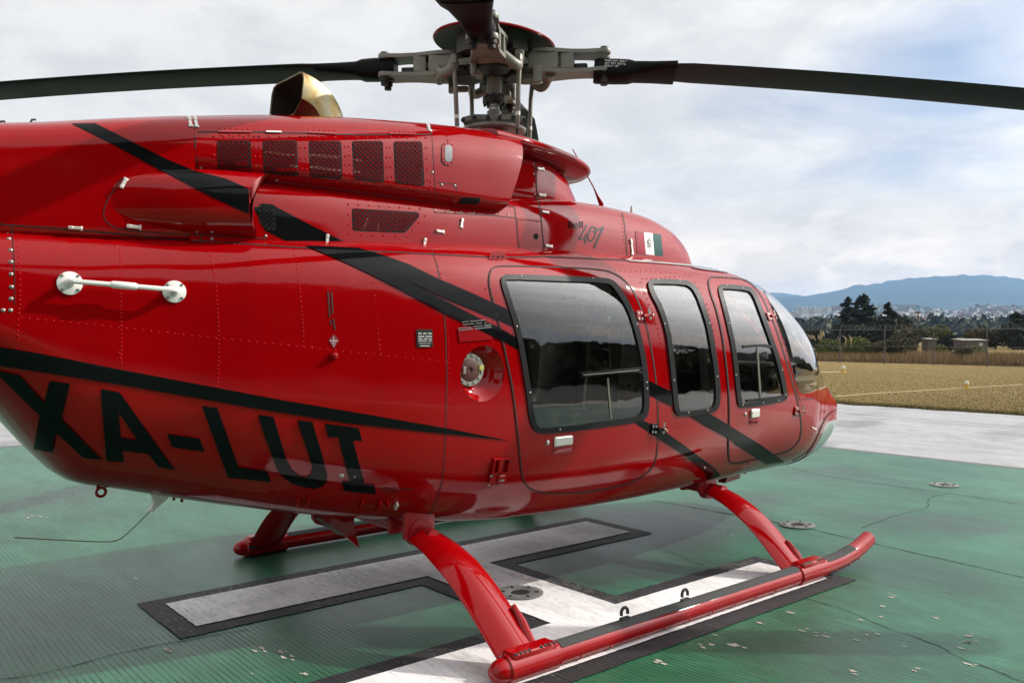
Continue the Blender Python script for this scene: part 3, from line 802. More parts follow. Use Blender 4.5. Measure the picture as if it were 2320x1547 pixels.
# scoop: rings about an axis along the side, open at the front
def scoop():
    xs = np.linspace(-2.20, -1.635, 50); rings = []
    for x in xs:
        t = (x+2.20)/.565; s0 = min(1, t/.85); g = s0*s0*(3-2*s0); R_ = []
        out_ = (.400+.078*t)+.097*g; cy = -(out_-.18); ry = .18; rz = .098+.040*g; cz = 1.787+.018*t; ex = 4.2-1.7*min(1, t/.8)
        for k in range(56):
            a = 2*math.pi*k/56; c, s = math.cos(a), math.sin(a); e = 2/ex
            yy_ = cy-ry*np.sign(c)*abs(c)**e; q = np.sign(s)*abs(s)**e; zz = cz+rz*q
            R_.append((x+(.150 if q > 0 else .085)*abs(q)**3*t**3, yy_, zz))
        rings.append(R_)
    return np.array(rings)
sc = Skin(scoop())
sc_o = skin_obj('cooler_scoop', sc, RED, HELI, True, False); mirror_copy(sc_o)
ringV = sc.P[-1]; inn = sc.P[-1]*np.array((1, 1, 1)); cen = inn.mean(0); inn = cen+(inn-cen)*.9
back = inn.copy(); back[:, 0] -= .22; back = back.mean(0)+(back-back.mean(0))*.75
V = list(ringV)+list(inn)+list(back); n_ = 48
F = [(k, (k+1) % n_, n_+(k+1) % n_, n_+k) for k in range(n_)]+[(n_+k, n_+(k+1) % n_, 2*n_+(k+1) % n_, 2*n_+k) for k in range(n_)]+[tuple(2*n_+k for k in range(n_))]
obj('scoop_mouth', mesh('scoop_mouth', V, F, [RED_IN, DARK_IN], True, 40, [0]*n_+[1]*(n_+1)), sc_o)
# pylon under the visor
PY = [(-.6,1.9,2.29,.42,2.1,3,3),(-.2,1.9,2.29,.385,2.1,3,3),(.1,1.9,2.285,.345,2.1,3,3),(.28,1.9,2.27,.28,2.1,3,2.8),(.40,1.9,2.255,.20,2.1,3,2.6),(.47,1.9,2.24,.11,2.1,3,2.4),(.495,1.9,2.23,.03,2.1,3,2.2)]
pyP = loft_pts(PY, np.concatenate([np.linspace(-.6, .2, 30), np.linspace(.22, .495, 30)]), 80)
pyP[:, :, 0] += np.clip((pyP[:, :, 0])/.4, 0, 1)*(-.55)*(pyP[:, :, 2]-2.1)
pyP[:, :, 1] *= 1+.42*np.clip(2.13-pyP[:, :, 2], 0, .3)
pylon = Skin(pyP); py_o = skin_obj('pylon_fairing', pylon, RED, HELI)
# visor lip that runs forward over the intake
VS = [(-.34,2.20,2.332,.455,2.27,2.4,2.6),(-.20,2.20,2.332,.455,2.265,2.4,2.4),(.0,2.196,2.325,.435,2.256,2.2,2.3),(.2,2.192,2.31,.395,2.245,2.2,2.2),(.38,2.190,2.290,.325,2.236,2.2,2.2),(.50,2.188,2.270,.245,2.228,2.2,2.2),(.565,2.192,2.255,.165,2.224,2.2,2.2),(.60,2.202,2.242,.08,2.222,2.2,2.2),(.61,2.215,2.228,.01,2.221,2.2,2.2)]
visor = Skin(loft_pts(VS, np.concatenate([np.linspace(-.34, .4, 40), np.linspace(.42, .61, 30)]), 72)); vi_o = skin_obj('intake_visor', visor, RED, HELI)
UPPER = [fcow, ecow, acow, sc, pylon, visor]; ALL = [hull]+UPPER
# ---- grilles: black sheet on the skin for the shaded bay, perforated red screen in front
GR = [[(492,318),(568,318),(570,392),(493,387)],[(595,318),(673,318),(676,399),(598,394)],[(699,319),(773,320),(776,407),(703,401)],[(797,320),(867,320),(871,415),(802,406)],[(891,321),(956,321),(962,422),(896,415)]]
LOWG = [(797,472),(947,481),(952,489),(918,528),(799,523)]
GBLK = plain('void_shade_black', (.004, .004, .004), .9)  # flat black painted for the shade inside openings
MESHRED = plain('grille_red', (.15, .001, .003), .5, 0, .15, .1, 20, spec=0.)
def grille(poly, skins, parent, mat=MESHRED, pipe=None, cols=13, rows=17):
    pr = smooth_poly(poly, 1) if len(poly) > 4 else None
    P = [np.array(p, float) for p in poly]
    # rounded corners
    rp = []
    for i in range(len(P)):
        a, b, c = P[i-1], P[i], P[(i+1) % len(P)]
        u = (a-b)/np.linalg.norm(a-b); w = (c-b)/np.linalg.norm(c-b)
        for t in (0, .5, 1): rp.append(tuple(b+u*6*(1-t)**2+w*6*t**2))
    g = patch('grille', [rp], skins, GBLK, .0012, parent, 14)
    # perforated screen: rows of short webs, staggered like expanded metal
    xs = [p[0] for p in poly]; ys = [p[1] for p in poly]; lines = []
    px_h = 5.4; px_w = 11.5
    def inside(u, v):
        s = area2(poly) > 0
        for i in range(len(poly)):
            a, b = poly[i], poly[(i+1) % len(poly)]
            cr = (b[0]-a[0])*(v-a[1])-(b[1]-a[1])*(u-a[0])
            if (cr > 1.0*np.hypot(b[0]-a[0], b[1]-a[1])) != s: return False
        return True
    sl = (poly[1][1]-poly[0][1])/(poly[1][0]-poly[0][0])+.03
    mb = MB(); r = 0; v = min(ys)+2
    while v < max(ys)+4:
        u = min(xs)-4; seg_ = []
        # wavy horizontal strand
        k = 0; run = []
        while u < max(xs)+4:
            vv = v+sl*(u-min(xs))+(.9 if (k+r) % 2 else -.9)
            if inside(u, vv): run.append((u, vv))
            else:
                if len(run) > 1: lines.append((run, 1.6))
                run = []
            u += px_w/2; k += 1
        if len(run) > 1: lines.append((run, 1.6))
        # vertical webs
        u = min(xs)+(px_w/2 if r % 2 else 0)
        while u < max(xs):
            vv = v+sl*(u-min(xs))
            if inside(u, vv) and inside(u, vv+px_h): lines.append(([(u, vv), (u, vv+px_h)], 2.4))
            u += px_w
        v += px_h; r += 1
    s = ribbons('grille_screen', lines, skins, mat, .0035, g, step=40)
    if s: s['kind'] = 'stuff'
    return g
for p in GR: grille(p, [ecow], ec_o)
g = grille(LOWG, [fcow], fc_o)
grille([(588,461),(622,463),(625,521),(600,520),(586,500)], [fcow], fc_o, BLACK)
ribbons('engine_pipe', [([(600,345),(660,352),(668,350)], 5), ([(700,352),(770,357)], 6), ([(800,362),(820,366)], 5)], [ecow], plain('pipe_brass', (.085, .045, .02), .6, .2), .002, ec_o)
ribbons('engine_pipe', [([(655,375),(674,378)], 5), ([(702,379),(774,387)], 5), ([(803,389),(815,391)], 5)], [ecow], plain('pipe_steel', (.10, .075, .06), .6, .2), .002, ec_o)
ribbons('engine_pipe', [([(823,520),(833,495)], 3), ([(856,525),(857,505)], 2), ], [fcow], plain('pipe_steel', (.10, .075, .06), .6, .2), .002, fc_o)
for p in GR:
    q = inset(p, -8); rivets('grille_rivet', [([q[0], q[1]], 22), ([q[1], q[2]], 22), ([q[2], q[3]], 22), ([q[3], q[0]], 22)], [ecow], RIVET, .0055, ec_o)
q = inset(LOWG, -8); rivets('grille_rivet', [(q+[q[0]], 24)], [fcow], RIVET, .0055, fc_o)

# oval sight port in the engine cowl, oblong air slot near its front lower edge
def oval(c, a, b, n=24, rot=0): return [(c[0]+a*math.cos(t)*math.cos(rot)-b*math.sin(t)*math.sin(rot), c[1]+a*math.cos(t)*math.sin(rot)+b*math.sin(t)*math.cos(rot)) for t in np.linspace(0, 2*np.pi, n, endpoint=False)]
def stadium(c, a, b, n=20):
    P = []
    for t in np.linspace(0, 2*np.pi, n, endpoint=False): P.append((c[0]+a*math.cos(t), c[1]+(b-a)*(1 if math.sin(t) >= 0 else -1)+a*math.sin(t)))
    return P
o_ = patch('sight_port', [stadium((1014,349), 14, 26)], [ecow], RED, .004, ec_o, 14, thick=.004)
patch('sight_glass', [stadium((1015,349), 8.5, 19)], [ecow], plain('port_grey', (.13, .14, .145), .3, 0, .5), .006, o_, 14)
ribbons('port_gap', [(resample(stadium((1014,349), 14.5, 26.5), 6, True), 1.6)], [ecow], GAP, .0012, ec_o)
rivets('port_screw', [(stadium((1014,349), 11.5, 23, 8), 0)], [ecow], RIVET, .005, ec_o, .004)
patch('air_slot', [[(1045,447),(1089,448),(1083,463),(1038,462)]], [ecow], GBLK, .003, ec_o, 4)
m_ = []
ribbons('cowling_seam', [([(441,268),(442,320),(446,392)], 2.6), ([(446,299),(600,300),(660,302),(800,306),(975,305)], 2.6), ([(978,288),(977,305)], 2.2), ([(978,305),(982,360),(986,432),(992,476)], 1.2)], [ecow, acow], GAP, .0015, ec_o)
ribbons('hinge_bar', [([(494,299),(570,300)], 4.5), ([(697,301),(762,304)], 4.5), ([(881,304),(940,305)], 4.5)], [ecow], RED_IN, .006, ec_o)
rivets('hinge_rivet', [([(498,292),(562,293)], 12), ([(700,295),(758,297)], 11), ([(883,297),(936,299)], 11), ([(700,309),(760,311)], 19), ([(884,311),(938,312)], 17), ([(500,307),(565,308)], 19)], [ecow], RIVET, .005, ec_o)
ribbons('hinge_pin', [([(602,300.5),(637,301.5)], 3)], [ecow], LATCH, .008, ec_o)
rivets('cowl_bolt', [([(454,382),(475,397),(627,409),(980,391),(1001,419),(1031,421)], 0)], [ecow, acow], BOLT, .007, ec_o)
ribbons('access_panel_line', [([(990,414),(1034,418),(1034,434)], 1.6), ([(1026,440),(1024,462)], 1.4)], [ecow], GAP, .0014, ec_o)
rivets('cowl_rivet', [([(1010,300),(1014,318)], 9), ([(975,412),(977,430)], 8), ([(985,480),(1150,487)], 24)], [ecow, fcow], RIVET, .0055, ec_o)
def strap(pa, pb, wpx, skins, parent, name='latch', mat=LATCH, off=.006):
    """an over-centre latch: a pale bar with a keeper at one end"""
    a = hit(*pa, skins); b = hit(*pb, skins)
    if a is None or b is None: return
    c = (a[0]+b[0])/2; n = a[1]+b[1]; n /= np.linalg.norm(n); x = b[0]-a[0]; L = np.linalg.norm(x); x = x/L; y = np.cross(n, x)
    k = np.linalg.norm(c-CAM)/FPX; w = wpx*k; R = frameR(x, y, n)
    m = MB(); m.rbox(c+n*off*.7, (L*.92, w, .008), w*.25, R); m.rbox(c-x*L*.30+n*off*1.2, (L*.34, w*1.12, .008), w*.3, R)
    m.rbox(c+x*L*.42+n*off*.6, (L*.16, w*1.5, .006), w*.2, R)
    return m.build(name, mat, parent)
for a, b, w in (((428,268),(433,289),6), ((441,268),(446,290),6), ((968,284),(974,299),6)): strap(a, b, w, [ecow, acow], ec_o)
FCL = [((741,530),(740,553),7),((962,539),(960,561),7),((986,523),(1006,526),6),((1046,495),(1044,517),6),((1215,383),(1232,384),6),((1218,441),(1236,443),6),((1226,481),(1243,483),5),((1233,556),(1251,559),5),((1245,573),(1262,575),5),((1181,569),(1199,571),5),((1331,578),(1346,580),5),((1405,582),(1418,584),5)]
for a, b, w in FCL: strap(a, b, w, [fcow, pylon], fc_o)
for a, b, w in (((274,428),(287,404),7), ((285,512),(320,516),7), ((153,515),(187,518),6)): strap(a, b, w, [acow, sc], ac_o, off=.008)
strap((1427,540),(1432,578), 6, [fcow], fc_o)
rivets('latch_rivet', [([(1420,525),(1424,582)], 7), ([(1438,525),(1443,582)], 7)], [fcow], RIVET, .004, fc_o)
# seams of the side cowls
ribbons('cowling_seam', [([(1211,343),(1214,400),(1217,450),(1222,465),(1226,500),(1230,540),(1233,579)], 2.4), ([(1401,470),(1409,482),(1414,505),(1418,545),(1421,590)], 2.2),
    ([(1136,466),(1165,468),(1169,495),(1172,530),(1176,575)], 2.0), ([(985,482),(1110,488),(1168,494)], 1.8), ([(1170,500),(1195,498),(1222,500)], 1.0)], [fcow, pylon], GAP, .0014, fc_o)
rivets('cowl_rivet', [([(1141,463),(1168,461)], 7), ([(1163,364),(1206,371)], 11), ([(1172,496),(1178,565)], 9), ([(1180,497),(1222,503)], 6), ([(1407,490),(1417,580)], 9), ([(1210,380),(1214,440)], 14), ([(1177,575),(1230,577)], 18), ([(1142,360),(1137,450)], 400)], [fcow, pylon], RIVET, .005, fc_o)
rivets('seam_screw', [([(1209,372),(1210,394),(1210,418),(1212,441),(1124,485),(1151,487),(985,476),(1016,477),(1045,480),(1074,482)], 0)], [fcow, pylon, ecow], BOLT, .006, fc_o)
patch('drain_hole', [oval((1214,536), 5.5, 7, 16)], [fcow], GBLK, .0012, fc_o, 14)
# scoop flange lines
ribbons('scoop_flange_line', [(smooth_line([(275,404),(252,440),(236,470),(234,490),(243,507),(275,521),(360,528),(456,534)], 2), 2.2), ([(456,533),(455,546)], 2.2), ([(457,532),(540,537),(603,541)], 2.)], [acow, fcow, sc], GAP, .0015, ac_o)
rivets('flange_screw', [([(446,526),(480,526),(480,541),(602,535)], 0)], [acow, fcow, sc], BOLT, .0065, ac_o)
rivets('flange_rivet', [([(530,553),(1130,583)], 11)], ALL, RIVET, .0035, fc_o)

# ---- black livery: stripes and registration, cut as thin film on the paint
def film(name, loops, skins, mat=BLACK, off=.0046, parent=None, cell=12):
    return patch(name, loops, skins, mat, off, parent or fus, cell)
film('black_stripe', [STRIPE_TAIL], [acow], parent=ac_o, off=.0016)
film('black_stripe', [STRIPE_SCOOP], [acow, sc, ecow], parent=ac_o, off=.0020)
film('black_stripe', [STRIPE_COWL], [fcow], parent=fc_o, off=.0009)
for st_ in (STRIPE_BODY, STRIPE_POST, STRIPE_NOSE, STRIPE_DOOR, STRIPE_LOW): film('black_stripe', [st_], [hull])
REG = [
 [[(-30,832),(0,839),(45,848),(101,910),(113,861),(159,868),(140,947),(232,1039),(190,1035),(128,978),(120,1022),(78,1016),(91,940),(0,850),(-30,836)]],
 [[(228,880),(271,888),(396,1062),(360,1056),(336,1026),(277,1019),(281,1045),(241,1041)],[(269,934),(311,995),(274,989)]],
 [[(378,981),(452,992),(464,1022),(390,1011)]],
 [[(457,919),(492,923),(540,1056),(605,1065),(614,1090),(517,1080)]],
 [[(583,938),(619,943),(649,1040),(662,1064),(678,1077),(693,1079),(705,1073),(707,1059),(701,1035),(672,951),(707,955),(727,1020),(741,1072),(740,1090),(729,1100),(711,1105),(685,1101),(659,1092),(639,1077),(626,1059),(600,989)]],
 [[(734,959),(812,969),(820,998),(799,997),(826,1095),(848,1097),(852,1118),(778,1110),(775,1088),(791,1090),(766,990),(744,989)]]]
for lp in REG: film('registration_letter', lp, [hull])
# badge lettering on the forward cowl
def strokes(name, lines, skins, mat, off, parent): return ribbons(name, lines, skins, mat, off, parent, step=5)
def zz(pts): return [(1240+a/6.444, 440+b/6.444) for a, b in pts]
BL = [(zz([(300,412),(358,412)]),2.2),(zz([(308,452),(358,452)]),2.2),(zz([(300,492),(358,492)]),2.4),(zz([(308,410),(310,494)]),3.0),(zz([(360,414),(361,450)]),2.8),(zz([(362,454),(363,490)]),2.8),
      (zz([(392,434),(394,492)]),2.8),(zz([(392,436),(440,434)]),2.0),(zz([(440,434),(440,464)]),2.6),(zz([(394,464),(440,463)]),1.9),(zz([(392,492),(444,492)]),2.2),(zz([(474,398),(474,492)]),3.2),(zz([(508,398),(508,492)]),3.2)]
strokes('maker_lettering', BL, [fcow], BLACK, .0012, fc_o)
D4 = [(zz([(575,455),(520,555),(460,660)]),4),(zz([(460,660),(560,650)]),3.6),(zz([(570,575),(555,640),(545,725)]),4.2),
      (smooth_line(zz([(645,480),(600,560),(590,640),(610,690),(650,680),(690,620),(715,540),(700,490),(660,478),(635,495)]), 2),3.4),
      (zz([(668,552),(700,536),(745,518),(824,484)]),4.6),(zz([(815,490),(760,600),(715,700),(680,790)]),4.6),(zz([(655,545),(700,535)]),2)]
strokes('model_numeral', D4, [fcow], GREYD, .0015, fc_o)
def flag():
    A, B, C, D = [np.array(p) for p in zz([(1285,545),(1655,590),(1690,905),(1310,865)])]
    def q(u, v): return tuple(A*(1-u)*(1-v)+B*u*(1-v)+C*u*v+D*(1-u)*v)
    f0 = film('flag', [[q(0,0),q(.333,0),q(.333,1),q(0,1)]], [fcow], FLAG_RED, .0016, fc_o)
    film('flag_band', [[q(.335,0),q(.665,0),q(.665,1),q(.335,1)]], [fcow], FLAG_WHITE, .0016, f0)
    film('flag_band', [[q(.667,0),q(1,0),q(1,1),q(.667,1)]], [fcow], FLAG_GREEN, .0016, f0)
    ribbons('flag_outline', [([q(.333,0),q(0,0),q(0,1),q(.333,1)], 1.0)], [fcow], GREYD, .0022, f0)
    E = []
    c = np.array(q(.5, .46))
    rng = random.Random(3)
    # eagle on its branch inside a wreath, drawn in small strokes
    def e(pts): return [tuple(c+np.array(p)) for p in pts]
    E += [(e([(-2,-9),(-.5,-10.5),(1.5,-9),(1,-6)]),1.8),(e([(0,-8),(-2,-4),(-1,1),(1,4)]),2.6),(e([(-2,-5),(-4,-7),(-4.6,-2),(-3.2,3)]),2.0),(e([(1,-5),(3.6,-6),(3.6,0),(1.5,3.5)]),1.8),(e([(-3,4.5),(0,6),(3.4,4)]),1.4)]
    strokes('flag_emblem', E, [fcow], OLIVE, .0024, f0)
    strokes('flag_wreath', [(e([(-4.8,5.5),(-2.5,9.2),(0,10),(2.6,9.2),(4.8,5)]),1.3),(e([(-2.6,7.2),(0,7.9),(2.6,7)]),1.)], [fcow], FLAG_GREEN, .0025, f0)
flag()
# placards and data plate
film('placard', [[(1036,743),(1112,735),(1115,769),(1040,775)]], [hull], plain('placard_film', (.265, .004, .007), .5, 0, .5, spec=.05), .0042, fus)
TXT = plain('placard_ink', (.20, .19, .19), .6); TXD = plain('placard_dark_ink', (.035, .012, .012), .6)
ribbons('placard_lettering', [([(1045,730),(1060,728)],1.6),([(1063,728),(1098,725)],1.6),([(1047,736),(1072,733)],1.6),([(1076,733),(1090,732)],1.6),([(1036,744),(1066,741)],1.8),([(1070,740),(1092,738)],1.6),([(1095,738),(1111,736)],2.6),([(1038,749),(1070,745)],1.8),([(1074,745),(1112,741)],2.2),([(1096,732),(1101,732)],2)], [hull], TXT, .0062, fus)
ribbons('placard_lettering', [([(743,660),(747,719)],3.4),([(751,662),(754,711)],3.4),([(755,722),(759,748)],3.4),([(748,726),(750,736)],3.2)], [hull], TXD, .002, fus)
pl = film('ground_point_sign', [[(756,757),(768,771),(756,789),(744,771)]], [hull], plain('sign_film', (.22, .03, .04), .5), .0018, fus)
ribbons('ground_symbol', [([(755,763),(755.5,772)],1.3),([(747,772),(764,772)],1.8),([(751,776.5),(760,776.5)],1.6),([(753,780.5),(759,780.5)],1.4),([(754.5,784.5),(757,784.5)],1.4)], [hull], plain('sign_white', (.6, .56, .54), .5), .003, pl)
p, x, y, n = on_frame(756, 806, SKH); MB().lathe([(.016, 0), (.016, .008), (.012, .018), (.004, .022)], p, n, 14).build('ground_stud', RED, fus)
dp = patch('data_plate', [[(944,746),(977,746),(979,748),(980,784),(978,786),(946,787),(944,785),(943,748)]], [hull], PLATE, .004, fus, 14, thick=.004)
WF = plain('plate_field', (.50, .49, .46), .5, .2)
ribbons('plate_field', [([(946,755.5),(954,755.5)],3.4),([(957,755.5),(965,755.5)],3.4),([(968,755.5),(977,755.5)],3.4),([(946,762),(960,762)],3),([(963,762),(977,762)],3),([(946,767.5),(956,767.5)],2.6),([(959,767.5),(968,767.5)],2.6),([(970,767.5),(977,767.5)],2.6),([(946,772),(966,772)],2.4),([(969,772),(977,772)],2.4),([(951,783.5),(972,783.5)],2.6),([(948,777.5),(975,777.5)],1.2)], [hull], WF, .0055, dp)
ribbons('maintenance_lettering', [([(862,1104),(900,1106)],2.4),([(904,1106),(936,1108)],2.2),([(864,1111),(905,1114)],2.2)], [hull], TXD, .002, fus)

# ---- fuselage seams and rivet lines
SE = [(smooth_line([(978,568),(990,600),(1000,650),(1006,705),(1011,790),(1012,880),(1009,984),(1005,1060),(1000,1100),(985,1145),(972,1165)], 1), 2.0),
      ([(26,512),(30,560),(33,620),(33,690)], 2.0), ([(-20,505),(20,510),(150,518),(300,533),(455,546),(600,556),(700,563),(900,572),(1130,584),(1233,582),(1420,590)], 2.8),
      ([(1420,590),(1500,595),(1575,603)], 3.0)]
ribbons('fuselage_seam', SE, ALL, GAP, .0013, fus)
ribbons('cowl_weather_strip', [([(1424,591),(1480,595),(1540,600),(1578,604)], 3.6)], ALL, STEEL, .004, fus)
def ln(*p): return list(p)
RV = [(smooth_line([(985,585),(996,610),(1004,650),(1012,700),(1016,790),(1018,880),(1017,990),(1012,1060),(1003,1110)],1), 12.5),
      ([(271,545),(273,620),(275,720),(275,822)], 9.5), (smooth_line([(466,552),(480,590),(489,640),(494,720),(496,800),(493,875)],1), 9.5),
      (smooth_line([(665,568),(675,610),(681,680),(687,740),(687,785)],1), 10), (smooth_line([(836,584),(845,640),(853,700),(857,760),(861,802)],1), 12.5),
      (smooth_line([(40,530),(44,600),(46,680),(41,720),(40,790)],1), 12), ([(48,720),(250,740),(470,764),(600,777),(760,794),(880,807),(1010,819)], 18),
      ([(270,800),(275,820)], 9), ([(850,1095),(1000,1108)], 9)]
rivets('rivet', RV, SKH, RIVET, .0042, fus, 0, .4)
rivets('rivet', [(([(1100,655),(1102,700)]), 400), ([(1360,612),(1600,620)], 11.5), ([(1450,640),(1470,690),(1490,745),(1503,800),(1510,860),(1512,930)], 12), ([(1455,632),(1560,626)], 11), ([(1575,640),(1600,690),(1614,735),(1625,800),(1634,870),(1640,940)], 13), ([(1530,957),(1650,930)], 10), ([(1495,975),(1560,960)], 9),
      ([(1725,655),(1745,700),(1768,752),(1790,820),(1805,880)], 14), ([(1812,893),(1816,930),(1822,960),(1827,990)], 7.5), ([(1813,905),(1840,899),(1862,885)], 9), ([(1868,955),(1852,990),(1838,1018)], 20), ([(1490,1000),(1520,1030),(1500,1060)], 14), ([(1500,1050),(1530,1066)], 9), ([(1640,615),(1700,630),(1722,648)], 8)], SKH, RIVET, .0042, fus, .004, .4)
rivets('boom_bolt', [([(17,527),(20,540),(24,566),(25,593),(25,621),(26,650),(25,677),(24,703),(7,703)], 0)], SKH, BOLT, .0075, fus)
ribbons('nose_strip_line', [([(1724,640),(1745,690),(1765,742),(1785,802),(1802,865),(1810,905),(1820,905),(1842,902),(1862,892)], 1.6)], SKH, GAP, .0012, fus)

# lifting lug at the cowl foot
h = hit(1128, 583, ALL); p, x, y, n = on_frame(1128, 587, ALL); k = np.linalg.norm(p-CAM)/FPX
m = MB(); lug = [(-28, -3), (-24, 10), (-14, 14), (14, 14), (22, 9), (27, -5)]
m.prism([(a*k, b*k) for a, b in lug], -.004, .006, lambda a, b, z: p+x*a+np.array((0, 0, 1.))*b+n*z)
for a in (-14, 0, 13): m.lathe([(.007 if a else .009, .0065), (.0065 if a else .008, .0072)], p+x*a*k+np.array((0, 0, 1.))*4*k, n, 10, 1)
m.build('lifting_lug', [RED, GBLK], fus)
# fold-out hatch box low on the side
p, x, y, n = on_frame(1131, 1055, SKH, (1, -.05)); R = frameR(x, y, n); k = np.linalg.norm(p-CAM)/FPX
m = MB(); 
for dx, w in ((-19, 3), (-1, 10), (21, 3)): m.box(p+x*dx*k+n*.008, (w*k, 34*k, .016), R)
m.box(p+y*18*k+n*.008, (44*k, 3*k, .016), R); m.box(p-y*15*k+n*.008, (44*k, 3*k, .016), R)
m.rbox(p-y*30*k+n*.005+x*1*k, (44*k, 28*k, .010), .006, R); m.rbox(p-y*30*k+n*.014+x*7*k, (20*k, 22*k, .012), .006, R)
hb = m.build('tie_down_fitting', RED, fus)
m = MB()
for dx, dy in ((-21, -21), (-22, -42), (14, -40)): m.lathe([(.006, .010), (.005, .014)], p+x*dx*k+y*dy*k, n, 10)
m.box(p-y*31*k+n*.021+x*7*k, (11*k, 5*k, .004), R); m.build('fitting_screw', STEEL, hb)
# little tabs and drains along the keel
def tab(px, w, h, parent, mat=RED, dz=0): 
    p_, x_, y_, n_ = on_frame(*px, SKH); k_ = np.linalg.norm(p_-CAM)/FPX
    MB().rbox(p_+n_*.010, (w*k_, h*k_, .022), .003, frameR(x_, y_, n_)).build('drain_tab', mat, parent)
for px, h_ in (((674,1133),24), ((698,1133),24), ((818,1138),32), ((858,1142),36), ((876,1138),18)): tab(px, 5, h_, fus)
tab((897,1141), 5, 18, fus, LATCH)
rivets('belly_bolt', [([(774,1078),(803,1078)], 0)], SKH, STEEL, .011, fus)
pn = at_y(1840, 972, -.33); h = hit(1840, 968, SKH); m = MB(); m.tube([h[0], h[0]+h[1]*.014+np.array((.006, 0, -.008)), h[0]+h[1]*.016+np.array((.018, 0, -.008))], .005, 8); m.build('static_port', LATCH, fus)

# ---- white grab bar
h1 = hit(158, 642, SKH); h2 = hit(395, 661, SKH); gb = None
m = MB(); 
for h in (h1, h2): m.lathe([(.040, 0), (.040, .006), (.034, .008), (.016, .010), (.013, .030), (.010, .045)], h[0], h[1], 22)
A = h1[0]+h1[1]*.05; B = h2[0]+h2[1]*.05
m.tube([h1[0]+h1[1]*.02, h1[0]+h1[1]*.045, A+(B-A)*.02, A+(B-A)*.98, h2[0]+h2[1]*.045, h2[0]+h2[1]*.02], .0085, 10)
m.tube([A+(B-A)*.36, A+(B-A)*.38, A+(B-A)*.60, A+(B-A)*.62], [.009, .013, .013, .009], 12)
gb = m.build('grab_bar', WHITE, fus)
m = MB()
for h in (h1, h2):
    x = np.cross((0, 0, 1.), h[1]); x /= np.linalg.norm(x); y = np.cross(h[1], x)
    for sx in (-1, 1):
        for sy in (-1, 1): m.lathe([(.006, .006), (.005, .011)], h[0]+x*sx*.024+y*sy*.024, h[1], 8)
m.build('bar_screw', STEEL, gb)
# ---- belly fittings: tie ring, whip antenna, cutter fin, forward fin
def below(u, v, Y): return at_y(u, v, Y)
p = below(229, 1098, -.10); m = MB(); m.rbox(p+np.array((0, 0, .01)), (.035, .014, .05), .006)
ring = [p+np.array((.017*math.cos(t), 0, -.028+.017*math.sin(t))) for t in np.linspace(0, 2*np.pi, 17)]
m.tube(ring, .006, 8, False); m.build('tie_ring', RED, fus)
pa, pb, pc = below(338, 1117, -.10), below(380, 1124, -.10), below(340, 1158, -.10)
m = MB(); prf = [(338,1114),(384,1120),(372,1134),(352,1150),(343,1159),(337,1156),(346,1140),(346,1128)]
P2 = [below(u, v, -.10) for u, v in prf]
m.prism([(q[0], q[2]) for q in P2], -.014, .014, lambda a, b, z: (a, -.10+z, b)); an = m.build('whip_antenna', WHITE, fus)
w0 = [below(u, v, -.10) for u, v in ((341,1156),(320,1178),(290,1207),(275,1219),(262,1225),(245,1227),(200,1226),(120,1222),(32,1217))]
MB().tube(w0, .0021, 6).build('antenna_wire', plain('wire_tarnished', (.16, .14, .11), .5, .4), an)
p = below(366, 1121, -.10); MB().box(p+np.array((0, -.015, .006)), (.03, .002, .012)).build('antenna_tag', OLIVE, an)
for u, v in ((394,1126),(412,1130)): p = below(u, v, -.1); MB().tube([p+np.array((0, 0, .03)), p-np.array((0, 0, .012))], .006, 8).build('drain_tube', RED, fus)
Yc = -.16
fin = [below(u, v, Yc) for u, v in ((706,1160),(800,1168),(800,1196),(812,1240),(790,1222),(765,1200),(716,1186),(708,1176))]
MB().prism([(q[0], q[2]) for q in fin], -.012, .012, lambda a, b, z: (a, Yc+z, b)).build('cable_cutter', RED, fus)
bl = [below(u, v, Yc-.02) for u, v in ((712,1172),(722,1172),(770,1205),(778,1212),(764,1210))]
MB().prism([(q[0], q[2]) for q in bl], -.012, .010, lambda a, b, z: (a, Yc-.02+z, b)).build('cutter_blade', plain('blade_dull', (.14, .12, .10), .5, .5), fus)
fin = [below(u, v, -.2) for u, v in ((1640,1068),(1670,1062),(1668,1082),(1634,1093),(1638,1084))]
MB().prism([(q[0], q[2]) for q in fin], -.03, .03, lambda a, b, z: (a, -.2+z, b)).build('cable_cutter', RED, fus)
p = below(1687, 1066, -.2); MB().tube([p+np.array((0, 0, .03)), p-np.array((0, 0, .02))], .012, 8).build('tie_ring', RED_IN, fus)
# whip on the roof
a = at_y(1362, 462, -.12); b = at_y(1345, 425, -.12); c = at_y(1297, 338, -.12); d = at_y(1353, 444, -.12)
MB().tube([a-np.array((0, 0, .03)), a, d, b, c], [.016, .015, .007, .004, .003], 8).build('roof_antenna', RED, HELI)
p = at_y(1431, 474, -.1); MB().tube([p-np.array((0, 0, .02)), p+np.array((0, 0, .02))], [.012, .006], 8).build('roof_stub', LATCH, HELI)
for u, v in ((3,277),(73,273)): p = at_y(u, v, -.1); MB().tube([p-np.array((.01, 0, .02)), p+np.array((0, 0, .003)), p+np.array((.012, 0, .004))], .004, 8).build('drain_stub', HUBD, ac_o)

